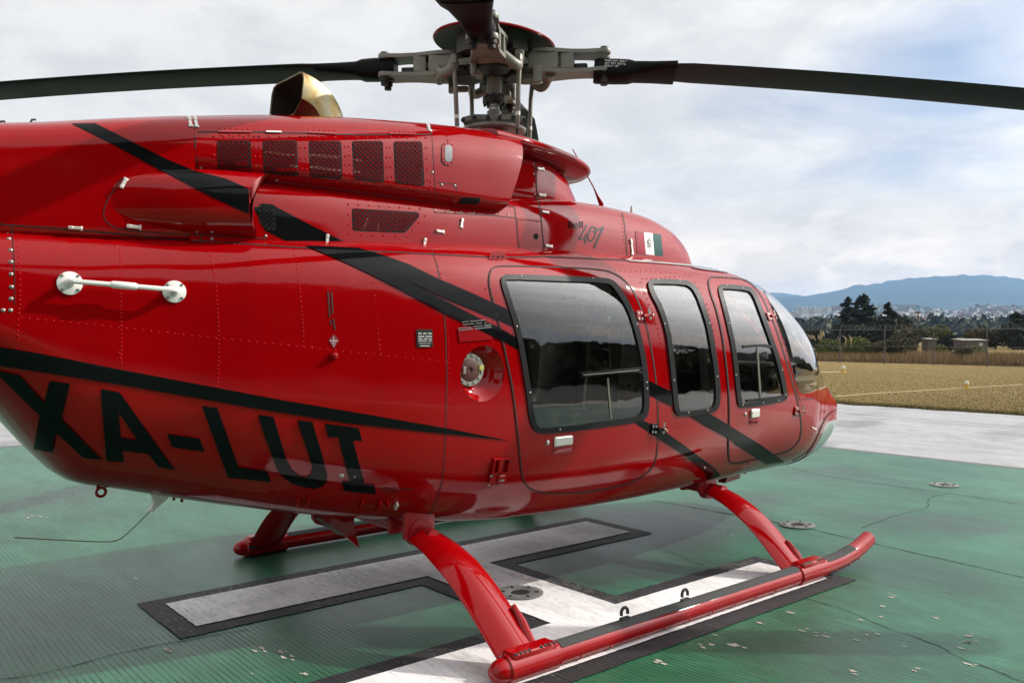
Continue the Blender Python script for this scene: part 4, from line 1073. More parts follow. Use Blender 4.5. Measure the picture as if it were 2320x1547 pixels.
# ---- exhaust duct: an elbow of heat-tinted steel turning aft
def exhaust():
    C = np.array((-1.232, 2.235)); n_ph = 16
    sec = [(-.165, .11), (-.165, .20), (-.150, .232), (-.12, .240), (.12, .240), (.150, .232), (.165, .20), (.165, .11), (.10, .055), (-.10, .055)]; ns = len(sec); V = []; F = []
    def ringv(ph, k):
        cy = 0; cr = .145
        return [np.array((C[0]+math.cos(ph)*(cr+(r-cr)*k), y*k, C[1]+math.sin(ph)*(cr+(r-cr)*k))) for y, r in sec]
    phs = np.linspace(math.radians(-25), math.radians(84), n_ph)
    for ph in phs: V += ringv(ph, 1)
    for ph in phs[::-1]: V += ringv(ph, .955)
    R_ = 2*n_ph
    for i in range(R_-1):
        for j in range(ns): F.append((i*ns+j, i*ns+(j+1) % ns, (i+1)*ns+(j+1) % ns, (i+1)*ns+j))
    mi = [0]*((n_ph-1)*ns)+[0]*ns+[1]*((n_ph-1)*ns)
    F.append(tuple(range((R_-1)*ns, R_*ns))); mi.append(1)
    m = MB(); m.V = V; m.F = F; m.I = mi
    ex = m.build('exhaust_duct', [EXH, SOOT], HELI, True, 28)
    lip = [(C[0]+math.cos(phs[-1])*r, y*1.01, C[1]+math.sin(phs[-1])*r) for y, r in sec]; lip.append(lip[0])
    MB().tube(lip, .004, 6, False).build('exhaust_lip', EXH, ex)
    for s in (-1, 1):
        e = [(C[0]+math.cos(p)*.2385, s*.136, C[1]+math.sin(p)*.2385) for p in phs]
        MB().tube(e, .003, 6).build('exhaust_weld', SOOT, ex)
exhaust()

# =================================================================== landing gear
GY = 1.205
def skid(side):
    Y = side*GY
    z = .052; R0 = .046
    pts = [(-.985, Y, z), (-.975, Y, z), (-.955, Y, z), (-.93, Y, z), (-.6, Y, z), (.3, Y, z), (1.15, Y, z), (1.36, Y, z+.001), (1.48, Y, z+.006), (1.60, Y, z+.022), (1.70, Y, z+.046), (1.80, Y, z+.080)]
    rr = [.012, .028, .040, R0, R0, R0, R0, R0, R0, R0, R0*.98, R0*.95]
    m = MB(); m.tube(pts, rr, 20); s = m.build('skid', SKIDRED, HELI)
    e = np.array(pts[-1]); MB().lathe([(R0*.93, 0), (R0*.80, .006), (.01, .008)], e, (.75, 0, .66), 16).build('toe_cap', SKIDTAPE, s)
    # saddles under each leg
    for x in (-.79, 1.17):
        m = MB(); m.tube([(x-.13, Y, z), (x-.125, Y, z), (x+.125, Y, z), (x+.13, Y, z)], [R0+.001, R0+.008, R0+.008, R0+.001], 20)
        m.rbox((x, Y-side*.0, z+.046), (.22, .075, .03), .01); sd = m.build('saddle', SKIDRED, s)
        mb = MB()
        for i in range(4):
            for sx in (-1, 1):
                mb.lathe([(.0075, 0), (.007, .007)], (x+sx*(.03+.022*i) , Y+(-.030), z+.056), (0, -.4, .9), 8)
        mb.build('saddle_bolt', HUBD, sd)
    # grip strip along the top
    def strip(xa, xb, nm='grip_strip'):
        V = []; F = []; xs_ = np.linspace(xa, xb, 14); na = 9
        px_ = [p[0] for p in pts]; pz_ = [p[2] for p in pts]
        for x in xs_:
            zc_ = np.interp(x, px_, pz_)
            for k in range(na):
                a = math.radians(46+92*k/(na-1)); V.append((x, Y+math.cos(a)*(R0+.003), zc_+math.sin(a)*(R0+.003)))
        for i in range(len(xs_)-1):
            for k in range(na-1): F.append((i*na+k, i*na+k+1, (i+1)*na+k+1, (i+1)*na+k))
        m_ = MB(); m_.add(V, F); m_.build(nm, SKIDTAPE, s)
    strip(-.655, 1.035); strip(1.305, 1.60)
    # tow rings on the outer side
    for x in (-.26, .14):
        m = MB(); m.box((x, Y, z+.052), (.05, .014, .016)); m.tube([(x+.02*math.cos(t), Y, z+.078+.022*math.sin(t)) for t in np.linspace(-.4, math.pi+.4, 12)], .007, 8)
        m.build('tow_ring', SKIDTAPE, s)
    mb = MB()
    for x in list(np.arange(-.55, 1.0, .17))+[1.38, 1.52, 1.62]: mb.lathe([(.008, 0), (.006, .006)], (x, Y+(-.036 if side < 0 else .036), np.interp(x, [p[0] for p in pts], [p[2] for p in pts])-.026), (0, side*.8, -.6), 8)
    mb.build('wear_shoe_bolt', RED_IN, s)
    return s
sk1 = skid(-1); sk2 = skid(1)
def leg_path(zt): return [(0.00, zt+.012), (.30, zt+.012), (.44, zt+.006), (.56, zt-.006), (.68, zt-.036), (.80, zt-.085), (.90, zt-.145), (1.00, zt-.220), (1.08, zt-.288), (1.165, zt-.360)]
def crosstube(x0, zt, chord, x1):
    c = MB().tube([(x0, -.62, zt+.002), (x0, -.3, zt+.012), (x0, .3, zt+.012), (x0, .62, zt+.002)], .034, 14).build('cross_tube', RED_IN, HELI)
    for s in (-1, 1):
        path = leg_path(zt)[3:]; V = []; F = []; ns = 24
        ys = np.array([p[0] for p in path]); zs = np.array([p[1] for p in path])
        L = np.concatenate([[0], np.cumsum(np.hypot(np.diff(ys), np.diff(zs)))]); tt = np.linspace(0, L[-1], 26)
        yy_ = np.interp(tt, L, ys); zz_ = np.interp(tt, L, zs)
        for _ in range(3): yy_[1:-1] = (yy_[:-2]+2*yy_[1:-1]+yy_[2:])/4; zz_[1:-1] = (zz_[:-2]+2*zz_[1:-1]+zz_[2:])/4
        for i in range(26):
            a = max(i-1, 0); b = min(i+1, 25); t = np.array((yy_[b]-yy_[a], zz_[b]-zz_[a])); t /= np.linalg.norm(t); n2 = np.array((-t[1], t[0]))
            g = i/25; ch = chord*(.80+.20*min(1, g*3)); th_ = .040
            xc = x0+(x1-x0)*g
            for k in range(ns):
                # aerofoil fairing: blunt towards the nose, tapering aft
                a_ = 2*math.pi*k/ns; cx_ = math.cos(a_); sy_ = math.sin(a_)
                thick_ = th_*(1.0 if cx_ > 0 else (1-.72*abs(cx_)**1.6))
                V.append((xc+cx_*ch/2-.012, s*(yy_[i]+n2[0]*sy_*thick_), zz_[i]+n2[1]*sy_*thick_))
        for i in range(25):
            for k in range(ns): F.append((i*ns+k, i*ns+(k+1) % ns, (i+1)*ns+(k+1) % ns, (i+1)*ns+k))
        F.append(tuple(range(ns))); F.append(tuple(25*ns+k for k in range(ns)))
        m = MB(); m.add(V, F); lg = m.build('leg_fairing', RED, c, True, 50)
        # foot sealing cuff and strap
        m = MB(); m.add([(x1+math.cos(2*math.pi*k/24)*chord*.54-.012, s*(1.165+.005)+math.sin(2*math.pi*k/24)*.052, z_) for z_ in (zt-.372, zt-.352) for k in range(24)], [(k, (k+1) % 24, 24+(k+1) % 24, 24+k) for k in range(24)])
        m.build('foot_cuff', RUBBER, c)
        m = MB(); m.tube([(x1+chord*.30, s*1.045-s*.0-.02*0, zt-.205), (x1+chord*.30, s*1.10, zt-.262), (x1+chord*.30, s*1.165, zt-.345)], [.010, .020, .022], 10)
        m.build('foot_bump', RED, c)
        # bracket under the belly
        m = MB(); m.rbox((x0, s*.50, zt+.045), (.16, .03, .13), .01); m.rbox((x0, s*.36, zt+.045), (.14, .03, .13), .01)
        m.tube([(x0, s*.522, zt+.004), (x0, s*.478, zt+.004)], .062, 18); m.rbox((x0, s*.43, zt+.075), (.12, .16, .05), .01); m.build('belly_bracket', RED_IN, c)
    return c
crosstube(-.83, .425, .20, -.80); crosstube(1.23, .385, .20, 1.15)

# =================================================================== rotor
ZH = 2.775
m = MB(); m.lathe([(.029, 2.30), (.029, 2.585)], seg=20); m.lathe([(.036, 2.49), (.040, 2.50), (.040, 2.525), (.034, 2.53)], seg=18)
m.lathe([(.041, 2.60), (.041, 2.71), (.052, 2.735), (.078, 2.742), (.078, 2.755)], seg=24)
hubp = m.build('rotor_mast', HUB, HELI)
m = MB(); m.lathe([(.060, 2.568), (.064, 2.574), (.064, 2.600), (.060, 2.606)], seg=24)
for k in range(8):
    a = k*math.pi/4; m.lathe([(.008, 2.555), (.008, 2.615)], (.052*math.cos(a), .052*math.sin(a), 0), seg=8)
m.build('mast_collar', HUBD, hubp)
m = MB()
for k in range(8):
    a = k*math.pi/4+.2; m.lathe([(.012, 2.70), (.012, 2.735)], (.062*math.cos(a), .062*math.sin(a), 0), seg=8)
m.build('mast_bolt', HUBD, hubp)
m = MB(); m.lathe([(.062, 2.33), (.070, 2.345), (.070, 2.385), (.045, 2.40)], seg=24); m.lathe([(.12, 2.29), (.115, 2.31), (.062, 2.335)], seg=24); m.build('mast_boot', HUBD, hubp)
film_px = [[(1112,238),(1127,238),(1127,243),(1112,243)]]
m = MB(); 
for z0 in (2.552, 2.532): 
    V = []; F = []
    for i, a in enumerate(np.linspace(-math.pi*.75-.5, -math.pi*.75+.5, 6)): V += [(.0297*math.cos(a), .0297*math.sin(a), z0), (.0297*math.cos(a), .0297*math.sin(a), z0+.013)]
    for i in range(5): F.append((2*i, 2*i+2, 2*i+3, 2*i+1))
    m.add(V, F)
m.build('mast_placard', FLAG_WHITE, hubp)
# swashplate drive arms
m = MB(); RL = np.array((RT[0], RT[1], 0))
dp_ = np.array((_v[0], _v[1], 0))
for s in (-1, 1):
    a = RL*s*.035-dp_*.05; b = RL*s*.105-dp_*.07; c = RL*s*.165-dp_*.06
    m.tube([(a[0], a[1], 2.475), (b[0], b[1], 2.470), (c[0], c[1], 2.458)], .024, 10)
    for q, zq in ((a, 2.475), (b, 2.470), (c, 2.458)): m.lathe([(.013, .022), (.013, .0255)], (q[0], q[1], zq), -dp_, 12, 1); 
m.lathe([(.048, 2.44), (.05, 2.455), (.05, 2.492), (.046, 2.50)], seg=20)
m.lathe([(.165, 2.405), (.175, 2.415), (.175, 2.43), (.10, 2.445), (.05, 2.45)], seg=32)
m.build('swashplate', [HUB, HUBD], hubp)
AZ = [math.radians(-134.2+90*k) for k in range(4)]
# red hub fairing dish
DZ = 2.90
m = MB(); prof = []
for r in np.linspace(.335, .02, 14): prof.append((r, DZ+.070*(1-(r/.335)**2.2)))
V0 = len(prof); m.lathe(prof, seg=56, capb=False)
prof2 = [(r*.985, h-.012) for r, h in prof]; m2 = MB(); m2.lathe(prof2, seg=56, mi=1, capb=False)
m.add(m2.V, m2.F, 1); m.lathe([(.335, DZ), (.337, DZ-.006), (.330, DZ-.012)], seg=56, capb=False, capt=False)
m.build('hub_fairing', [RED, plain('fairing_underside', (.075, .072, .060), .6, 0, 0, .2, 7)], hubp).matrix_local = Matrix.Translation((0, 0, DZ)) @ Matrix.Rotation(math.radians(5), 4, Vector(_v)) @ Matrix.Translation((0, 0, -DZ))
m = MB()
for k in range(4):
    a = AZ[k]+math.pi/4; m.box((.14*math.cos(a), .14*math.sin(a), 2.86), (.16, .10, .10), rotz(a)); 
m.build('fairing_bracket', plain('bracket_dark', (.06, .058, .05), .6), hubp)
m = MB(); m.lathe([(.14, ZH-.045), (.15, ZH-.03), (.15, ZH+.02), (.12, ZH+.04), (.07, ZH+.08), (.06, ZH+.13)], seg=28); m.build('hub_yoke', HUB, hubp)

def arm_meshes():
    M = {}
    def save(k, mb, mats, sharp=35):
        o = mb.build(k, mats, None, True, sharp); M[k] = o.data; bpy.data.objects.remove(o)
    z = ZH
    # flexure arm
    m = MB()
    V = []; F = []
    st = [(.08, .115, .040), (.18, .085, .034), (.26, .055, .028), (.34, .045, .030), (.44, .05, .034)]
    for x, w, t in st: V += [(x, -w, z-t/2), (x, w, z-t/2), (x, w, z+t/2), (x, -w, z+t/2)]
    for i in range(len(st)-1):
        b = i*4
        for k in range(4): F.append((b+k, b+(k+1) % 4, b+4+(k+1) % 4, b+4+k))
    F += [(0, 1, 2, 3), tuple(len(V)-4+k for k in range(4))]
    m.add(V, F); save('yoke_arm', m, HUB, 30)
    # grip: upper and lower plates bowed apart, closed outboard by lugs
    m = MB()
    for sgn in (1, -1):
        V = []; F = []; st = []
        for i, x in enumerate(np.linspace(.13, .60, 22)):
            t = (x-.13)/.47; w = .098*math.sqrt(max(.02, 1-(1-min(1, t/.32))**2)) if t < .32 else .098-.030*min(1, (t-.32)/.3)
            if t > .80: w = .068+.012*math.sin((t-.80)/.2*math.pi/2)
            hz = .050*math.sin(min(1, t/.25)*math.pi/2) if t < .45 else .050-.006*(t-.45)/.55
            st.append((x, w, z+sgn*(hz+.004)))
        for x, w, zz_ in st: V += [(x, -w, zz_-.010), (x, w, zz_-.010), (x, w, zz_+.010), (x, -w, zz_+.010)]
        for i in range(len(st)-1):
            b = i*4
            for k in range(4): F.append((b+k, b+(k+1) % 4, b+4+(k+1) % 4, b+4+k))
        F += [(0, 1, 2, 3), tuple(len(V)-4+k for k in range(4))]; m.add(V, F)
        for yy_ in (-.045, .045):
            m.lathe([(.032, -.013), (.034, -.009), (.034, .009), (.032, .013)], (.60, yy_, z+sgn*.049), seg=16)
    for yy_ in (-.078, .078):
        m.rbox((.27, yy_, z), (.16, .016, .088), .006); m.rbox((.40, yy_*.82, z), (.07, .014, .085), .006)
    save('blade_grip', m, HUB, 30)
    m = MB()
    for yy_ in (-.045, .045):
        m.lathe([(.020, -.105), (.020, -.085), (.027, -.083), (.027, -.062)], (.60, yy_, z), seg=12)
        m.lathe([(.026, .062), (.022, .074), (.010, .076)], (.60, yy_, z), seg=12)
    m.rbox((.46, 0, z-.03), (.10, .07, .05), .01)
    save('grip_bolt', m, HUBD)
    m = MB()
    m.lathe([(.095, -.075), (.10, -.065), (.10, -.048), (.085, -.044)], (.165, 0, z), seg=24); m.lathe([(.085, .046), (.10, .050), (.10, .064), (.09, .070)], (.165, 0, z), seg=24)
    save('bearing', m, HUBD)
    # pitch horn sweeping ahead of the arm, down to the link
    m = MB(); la = math.radians(37.3); lx, ly = .25*math.cos(la), .25*math.sin(la)
    hp = [(.30, .075, z-.035), (.285, .12, z-.07), (.25, .155, z-.085), (lx+.01, ly, z-.055), (lx, ly, z-.015)]
    m.tube(smooth_line(hp, 2), .020, 10, sx=1.4); m.rbox((lx, ly, z-.01), (.035, .05, .055), .01)
    m.tube([(.31, -.05, z-.055), (.30, .075, z-.045)], .030, 10)
    save('pitch_horn', m, HUB, 40)
    m = MB(); m.tube([(lx, ly, z-.02), (lx, ly, z-.06)], [.014, .010], 10, mi=1)
    m.tube([(lx, ly, z-.055), (lx, ly, z-.075), (lx*.97, ly*.97, z-.15), (lx*.93, ly*.93, z-.37), (lx*.925, ly*.925, z-.39)], [.007, .0125, .0125, .0125, .008], 12)
    m.tube([(lx*.925, ly*.925, z-.385), (lx*.90, ly*.90, z-.48)], [.009, .009], 10, mi=1); m.lathe([(.020, -.014), (.020, .014)], (lx, ly, z-.025), (-math.sin(la), math.cos(la), 0), 14, 1)
    m.tube([(lx*.945, ly*.945, z-.30), (lx*.942, ly*.942, z-.32)], .0130, 12, mi=2)
    save('pitch_link', m, [HUB, HUBD, FLAG_WHITE], 40)
    # damper block and cross horn under the arm
    m = MB(); m.rbox((.24, -.085, z-.075), (.05, .03, .09), .008); m.rbox((.20, -.06, z-.105), (.10, .035, .03), .01); save('damper_block', m, HUB)
    # blade root
    m = MB(); V = []; F = []
    st = [(.545, .058, .086), (.56, .068, .092), (.66, .070, .092), (.73, .074, .086), (.76, .080, .064), (.86, .098, .050), (.98, .124, .036)]
    for x, w, t in st:
        for k in range(16):
            a = 2*math.pi*k/16; c, s = math.cos(a), math.sin(a)
            V.append((x, np.sign(c)*abs(c)**.5*w-(x-.5)*.06, z+np.sign(s)*abs(s)**.7*t*.62-.004))
    for i in range(len(st)-1):
        for k in range(16): F.append((i*16+k, i*16+(k+1) % 16, (i+1)*16+(k+1) % 16, (i+1)*16+k))
    F += [tuple(range(16)), tuple(len(V)-16+k for k in range(16))]; m.add(V, F); save('blade_root', m, BLADEB, 50)
    # aerofoil blade, drooping towards the tip
    m = MB(); V = []; F = []; ns = 28
    st = [(.80, .085, .045), (.92, .112, .038), (1.06, .134, .030), (1.3, .136, .026)]+[(x, .136, .026) for x in np.linspace(1.7, 5.0, 12)]+[(5.25, .12, .02), (5.33, .07, .008)]
    for x, hc, t in st:
        ang = math.radians(4.5-3*(x-.8)/4.5); dz = -.020*(x-.6)**2*.62
        for k in range(ns):
            a = 2*math.pi*k/ns; u_ = math.cos(a); s_ = math.sin(a); xc = (1-u_)/2      # 0 leading edge
            yt = t*2.6*(.2969*math.sqrt(xc+1e-6)-.126*xc-.3516*xc**2+.2843*xc**3-.1015*xc**4)*2.2*(1 if s_ >= 0 else -.75)
            yl = hc*u_-.018-(.02 if x > .9 else 0); 
            V.append((x, yl*math.cos(ang)-yt*math.sin(ang), z+dz+yl*math.sin(ang)+yt*math.cos(ang)))
    n = len(st)
    for i in range(n-1):
        for k in range(ns): F.append((i*ns+k, i*ns+(k+1) % ns, (i+1)*ns+(k+1) % ns, (i+1)*ns+k))
    F += [tuple(range(ns)), tuple((n-1)*ns+k for k in range(ns))]; m.add(V, F); save('blade_aerofoil', m, BLADE, 60)
    # trim tab and small markings
    m = MB(); m.box((.575, 0, z-.040), (.004, .004, .004)); save('torque_mark', m, ORANGE)
    return M
AM = arm_meshes()
TILT = [.010, .071, .012, .0]        # each blade rests at its own droop
ROLL = [0, math.radians(-9), 0, 0]
blades = []
for k, az in enumerate(AZ):
    b = obj('rotor_blade', AM['blade_aerofoil'], HELI)
    b.matrix_local = Matrix.Translation((0, 0, ZH)) @ Matrix.Rotation(az, 4, 'Z') @ Matrix.Rotation(TILT[k], 4, 'Y') @ Matrix.Rotation(ROLL[k], 4, 'X') @ Matrix.Translation((0, 0, -ZH))
    obj('blade_root', AM['blade_root'], b)
    for nm in ('yoke_arm', 'blade_grip', 'grip_bolt', 'bearing', 'pitch_horn', 'pitch_link', 'damper_block'):
        o = obj(nm, AM[nm], hubp); o.rotation_euler = (0, 0, az)
    blades.append(b)
# stencilled weight note on the right-hand blade root
def text(s, size, mat, name, parent, M, bold=.0):
    cu = bpy.data.curves.new(name, 'FONT'); cu.body = s; cu.size = size; cu.align_x = 'LEFT'; cu.offset = bold; cu.space_line = .95
    to = bpy.data.objects.new(name, cu); COL.objects.link(to); dg_ = bpy.context.evaluated_depsgraph_get()
    me_ = bpy.data.meshes.new_from_object(to.evaluated_get(dg_)); bpy.data.objects.remove(to); me_.materials.clear(); me_.materials.append(mat)
    me_.transform(M); return obj(name, me_, parent)
# trailing face of the root at local y = -0.066: letters run outboard
Mt = Matrix(((1, 0, 0, .60), (0, .12, -1, -.0835), (0, 1, .12, ZH+.016), (0, 0, 0, 1)))
text('FWD WT. 702 GR.\nAFT WT. 823 GR.\nTAB 2\u00b0 UP', .0165, FLAG_WHITE, 'blade_stencil', blades[1], Mt)

# tail boom and fin run out of the picture; they still throw their shadow
m = MB(); m.tube([(-4.0, 0, 1.50), (-5.5, 0, 1.53), (-8.6, 0, 1.60)], [.21, .18, .12], 24); tb = m.build('tail_boom', RED, HELI)
m = MB(); m.prism([(-8.1, 1.6), (-8.7, 1.6), (-9.15, 2.5), (-8.85, 2.5)], -.03, .03, lambda a, b, z: (a, z, b)); m.prism([(-8.3, 1.55), (-8.8, 1.55), (-9.0, .95), (-8.75, .95)], -.03, .03, lambda a, b, z: (a, z, b)); m.build('tail_fin', RED, tb)
m = MB(); m.box((-6.6, 0, 1.6), (.35, 2.0, .04)); m.build('stabiliser', RED, tb)

for o in list(bpy.data.objects):
    if o.name.split('.')[0] in ('grip_bolt', 'wear_shoe_bolt', 'saddle_bolt', 'ring_screw', 'bar_screw', 'fitting_screw', 'mast_bolt', 'bearing', 'fairing_bracket', 'pitch_horn', 'mast_placard'): o['kind'] = 'stuff'
# =================================================================== ground
def _gb(u, v, r, s_): p = at_z(u, v, 0); return (float(p[0]), float(p[1]), r, s_)
BL_ = [_gb(1480,1195,.75,.85), _gb(1330,1290,.55,.8), _gb(1580,1290,.5,.5), _gb(900,1420,.7,.5), _gb(150,1360,.9,.35), _gb(60,1140,.8,.45), _gb(1850,1480,.6,.4), _gb(2180,1190,.45,.55), _gb(1900,1075,.8,.45), _gb(1700,1130,.5,.5), _gb(2040,1290,.6,.4), _gb(1960,1165,.5,.4), _gb(640,1240,.6,.5)]  # smudges, some of them painted where blade and body shadows fall
BL2_ = [_gb(880,1310,.35,.28), _gb(1180,1250,.35,.28), _gb(1340,1200,.3,.35)]
def pad_material(name, base, tint_lo, tint_hi, chip, grooves=.75, worn=.0, rough=.30, spec=.5, blots=()):
    m = bpy.data.materials.new(name); t = NT(m); o = t.obj()
    sx = t.n('ShaderNodeSeparateXYZ'); t.l(o, sx.inputs[0])
    cl = t.noise(o, .55, 6, .6, .3); md_ = t.noise(o, 2.4, 7, .65, .5, (1, .35, 1)); fn = t.noise(o, 38, 5, .7, 0, (1, .25, 1)); sp = t.noise(o, 160, 3, .7)
    c = t.mix(smix(t, cl, .32, .68), tint_lo, tint_hi)
    c = t.mix(t.math('MULTIPLY', smix(t, md_, .42, .68), .50), c, tuple(x*.55+.02 for x in base))
    c = t.mix(t.math('MULTIPLY', smix(t, fn, .48, .72), .50), c, tuple(x*.45 for x in base))
    # dragged tine grooves in the concrete, running across the pad
    wob = t.math('MULTIPLY', t.math('SUBTRACT', t.noise(o, 1.3, 3, .5), .5), .018)
    rot = t.math('ADD', t.math('MULTIPLY', sx.outputs[0], .944), t.math('MULTIPLY', sx.outputs[1], .327))     # the right-hand slabs were tined at another angle
    side_ = t.math('GREATER_THAN', sx.outputs[0], 1.42)
    along = t.math('ADD', t.math('MULTIPLY', sx.outputs[0], t.math('SUBTRACT', 1., side_)), t.math('MULTIPLY', rot, side_))
    ph = t.math('FRACT', t.math('DIVIDE', t.math('ADD', along, wob), .024))
    tri = t.math('ABSOLUTE', t.math('SUBTRACT', ph, .5))
    gm = t.noise(o, 9, 4, .6, 0, (2.2, .6, 1))
    gv = t.math('MULTIPLY', smix(t, t.math('ADD', tri, t.math('MULTIPLY', t.math('SUBTRACT', gm, .5), .46)), .35, .47), t.math('MULTIPLY', smix(t, t.noise(o, .9, 4, .6, .3, (1, 1, 1), (4, 2, 0)), .20, .55), grooves*1.35))
    c = t.mix(gv, c, tuple(x*.12 for x in base))
    sk = smix(t, t.noise(o, 5.5, 8, .72, .8, (1.5, .5, 1), (2, 7, 0)), .50, .66)
    c = t.mix(t.math('MULTIPLY', sk, .55), c, tuple(x*.55+.006 for x in base))
    pk = smix(t, t.noise(o, 70, 2, .6), .66, .72)
    c = t.mix(t.math('MULTIPLY', pk, .6), c, tuple(x*.22 for x in base))
    pw = smix(t, t.noise(o, .33, 4, .6, .6, (1, 1, 1), (1.5, 8.2, 0)), .50, .68)
    c = t.mix(t.math('MULTIPLY', pw, .42), c, tint_hi)
    # dark tyre and oil stains with soft edges
    st = smix(t, t.noise(o, .8, 5, .55, .4, (.6, 1, 1), (5.2, 1.1, 0)), .56, .74)
    c = t.mix(t.math('MULTIPLY', st, .6), c, (.018, .042, .028))
    # soot and rubber smudges, plus painted shadow tone at some spots
    for (bx, by, br, bs) in blots:
        dv = t.n('ShaderNodeVectorMath', operation='DISTANCE'); t.l(o, dv.inputs[0]); dv.inputs[1].default_value = (bx, by, 0)
        q = t.math('SUBTRACT', 1., t.math('DIVIDE', dv.outputs['Value'], br)); q = t.math('ADD', q, t.math('MULTIPLY', t.math('SUBTRACT', t.noise(o, 2.2, 7, .7, .5), .5), 1.6))
        c = t.mix(t.math('MULTIPLY', smix(t, q, .0, .6), bs), c, (.024, .034, .028))
    # flaked paint
    fl = smix(t, t.math('ADD', t.noise(o, 24, 3, .5, 0, (1.6, .6, 1)), t.math('MULTIPLY', t.noise(o, 1.6, 2, .5), .5)), 1.035, 1.05)
    c = t.mix(fl, c, chip)
    if worn:
        wr = smix(t, t.math('ADD', t.noise(o, 30, 6, .7, 0, (2.2, .7, 1)), t.math('MULTIPLY', t.noise(o, 1.2, 3, .5), .6)), 1.0-.19*worn, 1.08-.19*worn)
        c = t.mix(t.math('MULTIPLY', wr, worn), c, (.12, .12, .115))
    h = t.math('SUBTRACT', t.math('ADD', t.math('MULTIPLY', fn, .4), t.math('MULTIPLY', sp, .2)), t.math('MULTIPLY', gv, .9))
    r = t.math('ADD', rough, t.math('MULTIPLY', md_, .22))
    t.pbr(c, r, 0, t.bump(h, .35, .004), 0, .03, spec); return m
GREEN = pad_material('pad_green_paint', (.011, .096, .039), (.008, .082, .031), (.045, .195, .108), (.42, .38, .33), rough=.24, spec=.36, blots=BL_)
APRON = pad_material('apron_concrete', (.33, .33, .34), (.34, .34, .35), (.385, .385, .395), (.32, .31, .30), .12, 0, .55, .35)
HWHITE = pad_material('marking_white', (.76, .745, .74), (.76, .74, .74), (.84, .825, .82), (.30, .29, .28), .10, .5, .5, .25, BL2_)
HBLACK = pad_material('marking_black', (.026, .024, .026), (.020, .019, .021), (.042, .039, .042), (.10, .13, .115), .7, .75, .5, .22)
JOINT = plain('joint_dark', (.020, .034, .026), .9)
def grass_ground():
    m = bpy.data.materials.new('dry_lawn'); t = NT(m); o = t.obj()
    a = t.noise(o, .10, 6, .6, .4, (1, .5, 1)); b = t.noise(o, 1.1, 7, .7, .3, (.7, 1.4, 1)); c_ = t.noise(o, 45, 4, .7)
    c = t.mix(smix(t, a, .35, .65), (.165, .115, .042), (.22, .155, .060))
    c = t.mix(t.math('MULTIPLY', smix(t, b, .45, .72), .35), c, (.17, .13, .048))
    c = t.mix(t.math('MULTIPLY', smix(t, c_, .45, .75), .5), c, (.31, .24, .11))
    g = smix(t, t.noise(o, .35, 4, .6, 0, (1, 1, 1), (3, 9, 0)), .55, .75)
    c = t.mix(t.math('MULTIPLY', g, .5), c, (.11, .125, .036))
    w_ = smix(t, t.noise(o, .55, 6, .7, .6, (2.2, .5, 1), (9, 1, 0)), .50, .70)
    c = t.mix(t.math('MULTIPLY', w_, .55), c, (.13, .095, .036))
    t.pbr(c, .95, 0, t.bump(t.math('ADD', c_, b), .4, .03), 0, .03, .1); return m
LAWN = grass_ground()
def quad_sheet(name, x0, x1, y0, y1, z, mat, kind='structure', parent=None):
    o = obj(name, mesh(name, [(x0, y0, z), (x1, y0, z), (x1, y1, z), (x0, y1, z)], [(0, 1, 2, 3)], mat, False), parent)
    if kind and parent is None: o['kind'] = kind
    return o
# ground sheet out to the horizon
V = [(0, 0, -.012)]; F = []; rr = [30, 90, 250, 700, 2000, 5000, 9700]; n = 48
for r in rr:
    for k in range(n): V.append((r*math.cos(2*math.pi*k/n), r*math.sin(2*math.pi*k/n), -.012))
for k in range(n): F.append((0, 1+k, 1+(k+1) % n))
for i in range(len(rr)-1):
    for k in range(n): F.append((1+i*n+k, 1+(i+1)*n+k, 1+(i+1)*n+(k+1) % n, 1+i*n+(k+1) % n))
props(obj('ground', mesh('ground', V, F, LAWN, False)), kind='structure')
PX0, PX1, PY0, PY1 = -7.2, 6.20, -8.4, 7.75
apron = quad_sheet('apron', -15, 12.45, -9.0, 15, -.004, APRON)
quad_sheet('unseen_dark_sheet', -40, 45, -34, -9.3, -.005, plain('reflected_dark_ground', (.042, .042, .043), .9, 0, 0, .3, 3, .3, 60))  # unseen sheet added so lower glass and paint reflect dark ground
pad = quad_sheet('landing_pad', PX0, PX1, PY0, PY1, 0.0, GREEN)
m = MB(); b_ = .11
for x0, x1, y0, y1 in ((PX1, PX1+b_, PY0-b_, PY1+b_), (PX0-b_, PX0, PY0-b_, PY1+b_), (PX0, PX1, PY1, PY1+b_), (PX0, PX1, PY0-b_, PY0)):
    m.add([(x0, y0, .001), (x1, y0, .001), (x1, y1, .001), (x0, y1, .001)], [(0, 1, 2, 3)])
m.build('pad_border', plain('border_grey', (.13, .13, .13), .9, 0, 0, .35, 30, .3, 120), pad, False)
